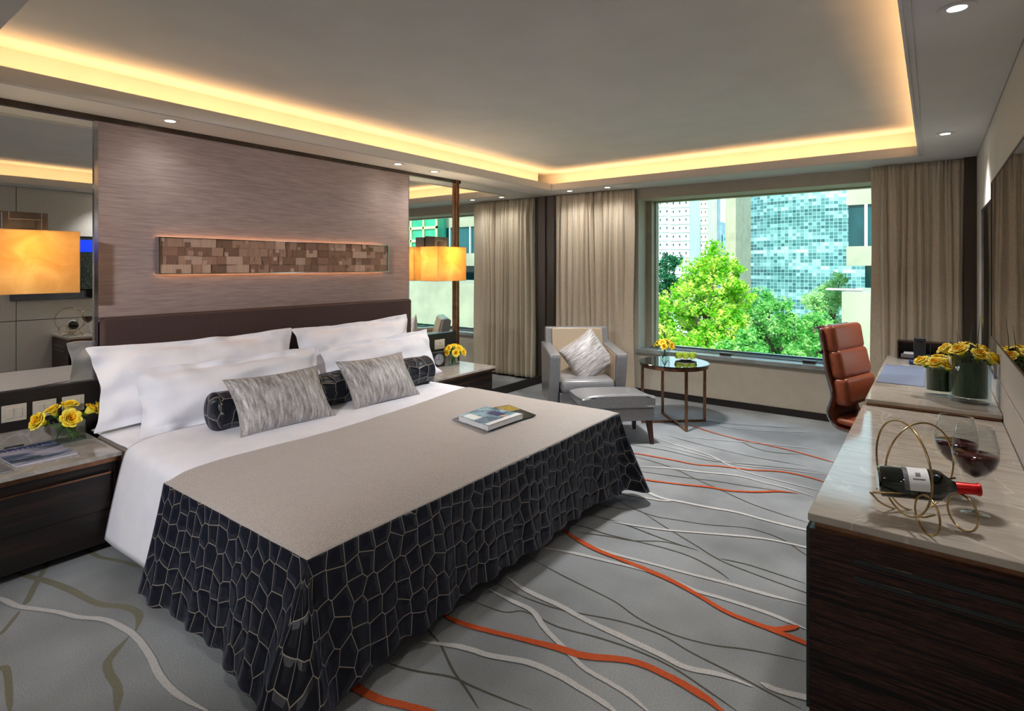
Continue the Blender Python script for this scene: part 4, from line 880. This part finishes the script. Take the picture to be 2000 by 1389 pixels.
MB().box(.268, .2705, 1.80, 2.58, 1.26, 1.90).build('screen', 'screen_city', t)
MB().box(.2672, .2678, 1.82, 2.56, 1.80, 1.885).box(.2672, .2678, 1.82, 1.9, 1.76, 1.80).box(.2672, .2678, 2.3, 2.56, 1.73, 1.80).build('screen_sky', 'screen_blue', t)
# desk things
t = thing('desk_pad', 'blue grey leather writing pad on the desk', 'desk pad', (0, 5.0, .758)); MB().bbox(-.31, .27, 4.56, 5.42, .758, .761, .001, seg=1).build('pad', 'desk_pad', t)
MB().box(-.30, .26, 5.38, 5.41, .761, .7625).build('pen_ledge', 'desk_pad', t)
t = thing('stationery_box', 'dark open fronted box on the far end of the desk', 'box', (-.03, 5.88, .758))
MB().box(-.245, .19, 5.84, 5.97, .90, .91).box(-.245, .19, 5.84, 5.97, .758, .768).box(-.245, -.235, 5.84, 5.97, .768, .90).box(.18, .19, 5.84, 5.97, .768, .90).box(-.235, .18, 5.96, 5.97, .768, .90).build('box_shell', 'ebony', t)
MB().box(-.22, .16, 5.85, 5.95, .77, .80).build('papers', 'ink_grey', t); MB().box(-.2, -.05, 5.85, 5.95, .801, .815).build('leaflet', 'paper_white', t)
t = thing('telephone', 'black cordless telephone standing on a blue base on the desk', 'telephone', (-.09, 5.58, .758))
MB().bbox(-.155, -.015, 5.53, 5.64, .758, .792, .01).build('charging_base', 'plastic_blue', t); MB().bbox(-.125, -.045, 5.57, 5.61, .79, .975, .012).build('handset', 'plastic_black', t)
MB().box(-.112, -.058, 5.5685, 5.5705, .90, .95).build('display', 'gloss_black', t)
# vases with roses on the desk
def tall_vase(cx, cy, sx, sy, h, n, label, ribs, blades, seed, rl, grp, rs):
    z0 = .758; t = thing('flower_vase', label, 'vase', (cx, cy, z0)); k = 72
    def prof(r, z, rib): 
        return [(cx+sx*r*(1+(rib*math.cos(a*24) if rib else 0))*math.cos(a), cy+sy*r*(1+(rib*math.cos(a*24) if rib else 0))*math.sin(a), z) for a in (2*PI*i/k for i in range(k))]
    m = MB(); rb_ = .02 if ribs else 0
    L = [prof(.97, z0, rb_), prof(1, z0+.006, rb_), prof(1, z0+h, rb_), prof(.93, z0+h, 0), prof(.93, z0+.03, 0)]
    vs = [p for l in L for p in l]; m.add(vs, [(j*k+i, j*k+(i+1) % k, (j+1)*k+(i+1) % k, (j+1)*k+i) for j in range(4) for i in range(k)]+[tuple(range(k-1, -1, -1)), tuple(4*k+i for i in range(k))])
    m.build('glass_body', 'vase_glass', t, smooth=True)
    b = MB(); rnd = random.Random(seed)
    for i in range(60):
        a = 2*PI*i/60+rnd.uniform(-.04, .04); x, y = cx+sx*.86*math.cos(a), cy+sy*.86*math.sin(a); w = .006+.004*rnd.random(); dx, dy = -math.sin(a)*w, math.cos(a)*w; zt = z0+h*(.86+.12*rnd.random())
        b.add([(x-dx, y-dy, z0+.034), (x+dx, y+dy, z0+.034), (x+dx*.9, y+dy*.9, zt), (x-dx*.9, y-dy*.9, zt)], [(0, 1, 2, 3)])
    for i in range(40):
        a = rnd.random()*2*PI; q = math.sqrt(rnd.random())*.7; x, y = cx+sx*q*math.cos(a), cy+sy*q*math.sin(a); b.tube([(x, y, z0+.034), (x+rnd.uniform(-.01, .01), y+rnd.uniform(-.01, .01), z0+h*.97)], .0045, 5)
    b.build('leaf_stems', 'blade_green', t)
    for (dx, dy, hh, lx) in blades: MB().tube([(cx+dx, cy+dy, z0+h*.8), (cx+dx+lx*.4, cy+dy, z0+h+hh*.5), (cx+dx+lx, cy+dy, z0+h+hh)], .003, 5, rs=[.0028, .002, .0006]).build('grass_blade', 'blade_green', t)
    for i, (dx, dy, dz, lb) in enumerate(rl): rose((cx+dx, cy+dy, z0+h+dz), (dx*9, dy*6-.15, .8), rs, lb, grp, i+seed)
tall_vase(.037, 4.33, .082, .072, .175, 5, 'short round clear vase packed with green stems and yellow roses on the desk', False, [(-.05, .02, .16, .0), (-.01, .03, .13, .01), (.02, .0, .10, .0), (.045, .03, .12, .01)], 3,
 [(-.07, -.02, .0, 'leftmost yellow rose in the short vase on the desk'), (-.02, -.045, -.005, 'yellow rose at the front left in the short vase on the desk'), (.03, -.05, -.01, 'yellow rose at the front centre of the short vase on the desk'), (.078, -.03, -.02, 'rightmost yellow rose in the short vase, drooping over its rim'), (-.01, .03, .01, 'yellow rose at the back left of the short vase on the desk'), (.045, .035, .0, 'yellow rose at the back right of the short vase on the desk')], 'yellow roses in the short vase on the desk', .92)
tall_vase(.172, 4.235, .095, .10, .265, 6, 'taller ribbed clear vase of green stems and yellow roses beside the right wall', True, [(-.05, .03, .15, -.01), (-.03, .0, .13, -.02), (.0, .03, .19, .015), (.03, .0, .24, .02), (-.08, .02, .09, -.01)], 7,
 [(-.085, .02, .0, 'leftmost yellow rose in the tall ribbed vase on the desk'), (-.035, -.03, .0, 'second yellow rose from the left in the tall ribbed vase'), (.03, -.055, -.01, 'large yellow rose at the front of the tall ribbed vase'), (.085, -.03, -.03, 'rightmost yellow rose in the tall ribbed vase near the wall'), (-.02, .04, .01, 'yellow rose at the back left of the tall ribbed vase'), (.04, .04, .0, 'yellow rose at the back right of the tall ribbed vase')], 'yellow roses in the tall vase on the desk', .95)
# ------------------------------------------------------------------ desk chair
dc = thing('desk_chair', 'brown leather padded high back office chair pulled up to the desk', 'chair', (-.30, 4.62, 0))
PR = catmull([(-.63, 0, 1.115), (-.61, 0, .98), (-.593, 0, .845), (-.57, 0, .75), (-.552, 0, .67), (-.562, 0, .61), (-.577, 0, .56), (-.568, 0, .505), (-.531, 0, .455), (-.477, 0, .44), (-.38, 0, .44), (-.2, 0, .45), (-.1, 0, .435)], 6)
cy0, cy1 = 4.40, 4.84
MB().grid(lambda a, b: (PR[int(b*(len(PR)-1)+.5)].x, cy0+(cy1-cy0)*a, PR[int(b*(len(PR)-1)+.5)].z), 6, len(PR)-1).build('sling', 'orange_leather', dc, smooth=True, solid=.012)
for y in (cy0-.004, cy1+.004): MB().tube([(p.x, y, p.z) for p in PR], .010, 8).build('side_rail', 'chrome', dc, smooth=True)
def pad(p, q, th, nm='back_pad'):
    a, b = Vector((p[0], 0, p[1])), Vector((q[0], 0, q[1])); u = (b-a).normalized(); n = Vector((-u.z, 0, u.x)); L = (b-a).length
    if n.x < 0 and nm == 'back_pad': n = -n
    if nm == 'seat_pad' and n.z < 0: n = -n
    T = Matrix(((u.x, 0, n.x, a.x), (0, 1, 0, 0), (u.z, 0, n.z, a.z), (0, 0, 0, 1)))
    MB().bbox(-.008, L+.008, cy0+.004, cy1+.014, .004, .006+th, .034, T, seg=5).build(nm, 'orange_leather', dc, smooth=True)
pad((-.628, 1.125), (-.603, .955), .075); pad((-.603, .953), (-.567, .775), .085); pad((-.567, .773), (-.549, .60), .095)
pad((-.53, .468), (-.30, .452), .045, 'seat_pad'); pad((-.298, .452), (-.10, .447), .045, 'seat_pad')
MB().tube([(-.645, cy0-.02, 1.12), (-.645, cy1+.02, 1.12)], .011, 10).build('top_bar', 'chrome', dc, smooth=True)
MB().tube([(-.615, cy0-.02, .955), (-.615, cy0+.02, .955)], .014, 10).build('rail_knob', 'plastic_black', dc, smooth=True)
MB().tube([(-.30, 4.62, .09), (-.30, 4.62, .42)], .025, 14).build('gas_column', 'chrome', dc, smooth=True); MB().bbox(-.40, -.20, 4.54, 4.70, .40, .43, .008).build('seat_mount', 'plastic_black', dc)
for k in range(5):
    a = 2*PI*k/5+.3; x, y = -.30+.25*math.cos(a), 4.62+.25*math.sin(a); MB().tube([(-.30, 4.62, .10), (x, y, .065)], .016, 8, rs=[.02, .012]).build('base_leg', 'chrome', dc, smooth=True)
    MB().tube([(x-.012*math.sin(a), y+.012*math.cos(a), .028), (x+.012*math.sin(a), y-.012*math.cos(a), .028)], .027, 12).build('castor', 'plastic_black', dc, smooth=True)
_P = Vector((-.57, 4.40, 0)); _A = math.radians(-17)
dc.location = _P+Matrix.Rotation(_A, 3, 'Z') @ Vector(((-.30+.57)*1.08, 4.62-4.40, 0)); dc.rotation_euler = (0, 0, _A); dc.scale = (1.08, 1, 1)
# ------------------------------------------------------------------ wine bottle in wire rack, glasses
def frame_T(o, ax):
    z = Vector(ax).normalized(); x = z.cross(Vector((0, 0, 1))).normalized(); y = z.cross(x); return Matrix(((x.x, y.x, z.x, o[0]), (x.y, y.y, z.y, o[1]), (x.z, y.z, z.z, o[2]), (0, 0, 0, 1)))
B0 = at(1714, 938, 1.86); B1 = at(1916, 957, 1.74); BT = frame_T(B0, B1-B0); BL = (B1-B0).length; k = BL
bt = thing('wine_bottle', 'dark red wine bottle with white label and red foil neck resting in the wire rack', 'bottle', tuple(B0))
R = .049
MB().lathe([(.001, .006), (R*.8, .0), (R, .008), (R, .58*k), (R*.93, .63*k), (R*.7, .68*k), (R*.45, .725*k), (.0175, .77*k), (.0165, .80*k)], T=BT, n=40).build('glass_body', 'bottle_glass', bt, smooth=True)
MB().lathe([(.0175, .76*k), (.0180, .80*k), (.0172, .96*k), (.0195, .962*k), (.0195, .99*k), (.017, k), (.001, k)], T=BT, n=32).build('foil_capsule', 'foil_red', bt, smooth=False)
def arcpatch(r, a0, a1, z0, z1):
    return MB().grid(lambda a, b: BT @ Vector((r*math.cos(a0+(a1-a0)*a), r*math.sin(a0+(a1-a0)*a), z0+(z1-z0)*b)), 20, 1)
# angle of the side facing up and toward the room
cdir = (Vector((0, 0, CAMZ))-B0); cl = BT.inverted().to_3x3() @ cdir; ac = math.atan2(cl.y, cl.x)
arcpatch(R+.0006, ac-1.9, ac+.45, .30*k, .50*k).build('paper_label', 'paper_white', bt, smooth=True)
arcpatch(R+.0005, ac-1.9, ac+.45, .25*k, .30*k).build('label_edge', 'ink_grey', bt, smooth=True)
arcpatch(R+.001, ac-.75, ac-.45, .37*k, .42*k).build('label_crest', 'ink_grey', bt, smooth=True)
arcpatch(R+.001, ac-.33, ac-.25, .34*k, .46*k).build('label_text', 'ink_grey', bt, smooth=True)
rk = thing('wire_wine_rack', 'looping gold wire wine rack on the marble cabinet', 'wine rack', (-.03, 2.3, .72))
def ringp(c, R_, phi, lean=0, n=56):
    h = Vector((math.cos(phi), math.sin(phi), 0)); u = Vector((0, 0, 1))*math.cos(lean)+Vector((-math.sin(phi), math.cos(phi), 0))*math.sin(lean)
    return [Vector(c)+h*R_*math.cos(2*PI*i/n)+u*R_*math.sin(2*PI*i/n) for i in range(n)]
wr_ = .0032
MB().tube(ringp(at(1762, 913, 1.80), .146, math.radians(-58), .0), wr_, 8, True).build('large_loop', 'gold_wire', rk, smooth=True)
MB().tube(ringp(at(1797, 912, 1.92), .150, math.radians(52), .0), wr_, 8, True).build('large_loop', 'gold_wire', rk, smooth=True)
for px, py, D, fi in ((1811, 1006, 1.733, -57), (1880, 1001, 1.758, -48)):
    c = at(px, py, D); rr = c.z-.72-wr_; MB().tube(ringp(c, rr, math.radians(fi)), wr_, 8, True).build('small_loop', 'gold_wire', rk, smooth=True)
for (a, b, Da, Db) in (((1705, 962), (1868, 966), 1.80, 1.79), ((1712, 955), (1866, 934), 1.90, 1.88)): MB().tube([at(*a, Da), at(*b, Db)], wr_, 8).build('cradle_rod', 'gold_wire', rk, smooth=True)
MB().tube(catmull([at(1700, 962, 1.82), at(1725, 985, 1.88), at(1770, 1001, 1.93), at(1800, 1010, 1.80), at(1826, 1006, 1.76)], 8), wr_, 8).build('cradle_rod', 'gold_wire', rk, smooth=True)
def wineglass(x, y, label):
    z0 = .721; t = thing('wine_glass', label, 'wine glass', (x, y, z0), 0, 'wine glasses on the marble cabinet')
    out = [(.0005, .0), (.040, .0), (.040, .0015), (.012, .007), (.0045, .015), (.004, .06), (.0045, .10), (.010, .112), (.034, .135), (.056, .165), (.064, .195), (.063, .225), (.055, .265), (.049, .292)]
    inn = [(.048, .292), (.054, .265), (.062, .225), (.063, .195), (.055, .166), (.033, .137), (.0005, .118)]
    MB().lathe(out+inn, (x, y, z0), 40).build('glass_body', 'wine_glass', t, smooth=True)
    MB().lathe([(.0005, .120), (.032, .1385), (.054, .167), (.0615, .195), (.0618, .200), (.0005, .200)], (x, y, z0), 40).build('red_wine', 'wine_red', t, smooth=True)
wineglass(.113, 2.43, 'front wine glass with red wine behind the bottle neck'); wineglass(.066, 2.56, 'rear wine glass with red wine, left of the other glass')
# ------------------------------------------------------------------ the world outside
tag(MB().box(-120, 160, YW+2, 260, -9.2, -9).build('street_ground', 'asphalt'), 'hazy green grey ground far below the window', 'ground')['kind'] = 'structure'
def blk(name, label, x0, x1, y, dep, z0, z1, m_, bands=None, wins=None, group=None):
    t = thing(name, label, 'building', ((x0+x1)/2, y+dep/2, z0), 0, group); MB().box(x0, x1, y, y+dep, z0, z1).build('wall', m_, t); return t
def X(px, y): r = ray(px, 520); return r.x/r.y*y
def Z(px, py, y): r = ray(px, py); return CAMZ+r.z/r.y*y
# glass office tower, gently curved front
ty = 115; tx0, tx1 = X(1437, ty), X(1662, ty)+6
t = thing('office_tower', 'tall teal glass curtain wall office tower filling the view above the trees', 'building', ((tx0+tx1)/2, ty, -9))
cols = 38; rows = 50; cell = (tx1-tx0)/cols
MB().grid(lambda a, b: (tx0+(tx1-tx0)*a, ty+3.0*(abs(2*a-1)**2.2)*1.5, -9+rows*cell*.92*b), 60, 2, lambda a, b: (a*cols, b*rows)).build('glass_facade', 'tower_glass', t)
MB().box(tx0+.3, tx1-.3, ty+6, ty+25, -9, -9+rows*cell*.92).build('tower_body', 'blue_window', t)
t = blk('concrete_fin', 'plain cream concrete slab beside the left edge of the glass tower', X(1417, 100), X(1437, 100), 100, 10, -9, 60, 'concrete_cream')
def apartment(px0, px1, pytop, y, m_, label, cols, floors, wm='dark_window', name='apartment_tower'):
    x0, x1 = X(px0, y), X(px1, y); dep_ = 5; zt = Z((px0+px1)/2, pytop, y); t = blk(name, label, x0, x1, y, dep_, -9, zt, m_, group='towers beyond the trees')
    zv = Z((px0+px1)/2, 600, y); fh = (zt-zv)/floors; cw = (x1-x0)/cols
    for f in range(floors):
        z = zv+f*fh
        MB().box(x0-.1, x1+.1, y-.12, y, z-.08, z+.08).build('floor_band', 'pale_mullion', t)
        for c in range(cols):
            if (c+f) % 3 != 2 or cols < 4: MB().box(x0+cw*(c+.42), x0+cw*(c+.62), y-.05, y+.02, z+fh*.36, z+fh*.62).build('window', wm, t)
    return t
apartment(1283, 1309, 372, 95, 'concrete_white', 'leftmost white apartment tower behind the dark tree', 2, 14)
apartment(1309, 1346, 372, 84, 'concrete_white', 'wider white apartment tower, second from the left', 3, 14)
t = apartment(1345, 1368, 402, 104, 'blue_window', 'blue grey block right of the white apartment towers', 1, 12, 'blue_window', 'office_block')
apartment(1366, 1382, 374, 93, 'concrete_beige', 'slim beige residential tower behind the tall yellow green tree', 2, 14)
apartment(1381, 1395, 372, 140, 'blue_window', 'slim blue glass tower right of the beige tower', 1, 14, 'dark_window', 'office_block')
apartment(1399, 1409, 434, 190, 'blue_window', 'tiny distant blue tower left of the cream slab', 1, 8, 'dark_window', 'office_block')
apartment(1412, 1419, 458, 190, 'blue_window', 'smallest distant blue tower beside the cream slab', 1, 8, 'dark_window', 'office_block')
# cream wing of the neighbouring building, close on the right
wy = 34; xl = X(1653, wy); t = thing('neighbouring_wing', 'cream concrete building wing with dark strip windows behind the right curtain', 'building', (20, wy, -9))
zz_ = lambda py: Z(1675, py, wy)
MB().box(xl, 70, wy, wy+10, zz_(400), zz_(300)).build('upper_wall', 'concrete_cream', t)
MB().box(xl, 70, wy, wy+10, zz_(519), zz_(481)).build('spandrel_wall', 'concrete_cream', t)
MB().box(xl+.08, 70, wy+.15, wy+10, zz_(481), zz_(400)).build('strip_window', 'dark_window', t)
xq = X(1684, wy); MB().box(xq, 70, wy+1.5, wy+10, zz_(571), zz_(519)).build('strip_window', 'dark_window', t)
for i in range(16):
    x = xl+.8+i*2.2
    MB().box(x, x+.14, wy+.0, wy+.15, zz_(481), zz_(400)).build('mullion', 'pale_mullion', t)
xg = 24.0; gy = wy-1.0
MB().box(xg, 70, gy, wy, zz_(500), zz_(300)).build('green_glazing', 'teal_window', t)
for i in range(14): MB().box(xg+i*1.5, xg+i*1.5+.16, gy-.12, gy, zz_(500), zz_(360)).build('yellow_mullion', 'yellow_mullion', t)
for py in (500, 400, 440): MB().box(xg, 70, gy-.12, gy, zz_(py)-.1, zz_(py)+.1).build('yellow_transom', 'yellow_mullion', t)
MB().box(xg-.5, 70, gy-1.0, gy+.8, -2.6, zz_(540)).build('parapet', 'concrete_cream', t)
MB().box(18, 70, gy-.6, gy+.8, -4.6, -2.6).build('strip_window', 'dark_window', t); MB().box(18, 70, gy-1.0, gy+.8, -9, -4.6).build('lower_wall', 'concrete_cream', t)
wy2 = 26; x0 = X(1644, wy2)
t = thing('low_roof_block', 'pale rendered low block with flat roof edge seen beside the desk chair', 'building', (x0+6, wy2, -9))
MB().box(x0, x0+26, wy2, wy2+6, -9, Z(1660, 571, wy2)).build('rendered_wall', 'concrete_cream', t)
MB().box(x0+1.2, x0+2.0, wy2-.3, wy2, -9, Z(1690, 610, wy2)).build('wall_pier', 'concrete_white', t)
MB().box(x0-.7, x0+.6, wy2+1, wy2+1.6, Z(1650, 569, wy2), Z(1650, 566, wy2)).build('canopy_roof', 'concrete_white', t)
# trees
def tree(label, mats, blobs, D, seed, leaf_s=.10, dens=1900):
    rnd = random.Random(seed); cs = [(at(px, py, D+rnd.uniform(-.8, .8)*r/45), r/FPX*D) for px, py, r in blobs]
    base = sum((c for c, r in cs), Vector())/len(cs); t = thing('tree', label, 'tree', (base.x, base.y, -9), 0, 'trees outside the window'); vs = []; fs = []
    for c, r in cs:
        n = int(dens*r*r*3.2)
        sub = [(c+Vector((rnd.gauss(0, 1), rnd.gauss(0, 1), rnd.gauss(0, 1))).normalized()*r*rnd.uniform(.45, .95), r*rnd.uniform(.22, .42)) for _ in range(26)]
        for i in range(n):
            cc, rr = rnd.choice(sub) ; d = Vector((rnd.gauss(0, 1), rnd.gauss(0, 1), rnd.gauss(0, 1))).normalized(); p = cc+d*rr*rnd.uniform(.75, 1.0)
            u = Vector((rnd.gauss(0, 1), rnd.gauss(0, 1), rnd.gauss(0, .6))).normalized(); w = u.cross(d+Vector((rnd.gauss(0, .5), rnd.gauss(0, .5), .4)))
            if w.length < .01: continue
            w.normalize(); s = leaf_s*rnd.uniform(.6, 1.25); k = len(vs); vs += [tuple(p-u*s*.5), tuple(p+w*s*.28), tuple(p+u*s*.5), tuple(p-w*s*.28)]; fs.append((k, k+1, k+2, k+3))
    m = MB(); m.add(vs, fs); m.build('foliage', mats, t)
    tr_ = MB(); tr_.tube([(base.x, base.y, -9), (base.x+.1, base.y, -4), (base.x, base.y, base.z-.2)], .2, 10, rs=[.3, .22, .1])
    for c, r in cs: tr_.tube([(base.x, base.y, base.z-1.5), tuple((base+Vector((0, 0, -1))+c)/2), tuple(c)], .05, 6, rs=[.09, .05, .02])
    tr_.build('trunk', 'bark', t, smooth=True)
tree('tall bright yellow green tree left of centre in the window', 'leaf_yellow', [(1395, 512, 34), (1358, 535, 34), (1432, 530, 24), (1400, 565, 46), (1335, 590, 38), (1445, 580, 30), (1380, 620, 46), (1330, 640, 42), (1425, 630, 40), (1380, 680, 50)], 16, 1)
tree('mid green rounded tree in the middle of the window', 'leaf_green', [(1490, 590, 30), (1470, 625, 36), (1520, 620, 36), (1555, 655, 36), (1500, 670, 44), (1590, 680, 40), (1545, 700, 44), (1450, 680, 40), (1600, 640, 30), (1625, 665, 26)], 20, 2)
tree('dark bluish green tree at the left edge of the window', 'leaf_dark', [(1300, 515, 20), (1322, 510, 14), (1290, 545, 26), (1315, 560, 26), (1285, 590, 30)], 30, 3, .14, 900)
tree('pale green tree in front of the glass tower at the right', 'leaf_pale', [(1640, 548, 18), (1615, 572, 24), (1640, 590, 30), (1590, 590, 24), (1610, 625, 34), (1650, 640, 30)], 36, 4, .16, 700)
tree('yellow leaved tree low at the left window edge', 'leaf_yellow', [(1290, 600, 24), (1285, 640, 30), (1320, 680, 34), (1290, 700, 40), (1350, 710, 30)], 13, 5, .09, 2400)
tree('olive green tree low in the centre, in front of the others', 'leaf_green', [(1420, 690, 30), (1460, 665, 26), (1470, 705, 36), (1410, 720, 34)], 12, 6, .08, 2600)
tree('green tree low at the right behind the desk chair', 'leaf_green', [(1590, 640, 30), (1620, 670, 36), (1570, 700, 36), (1620, 715, 36), (1640, 690, 24)], 15, 7, .09, 2000)
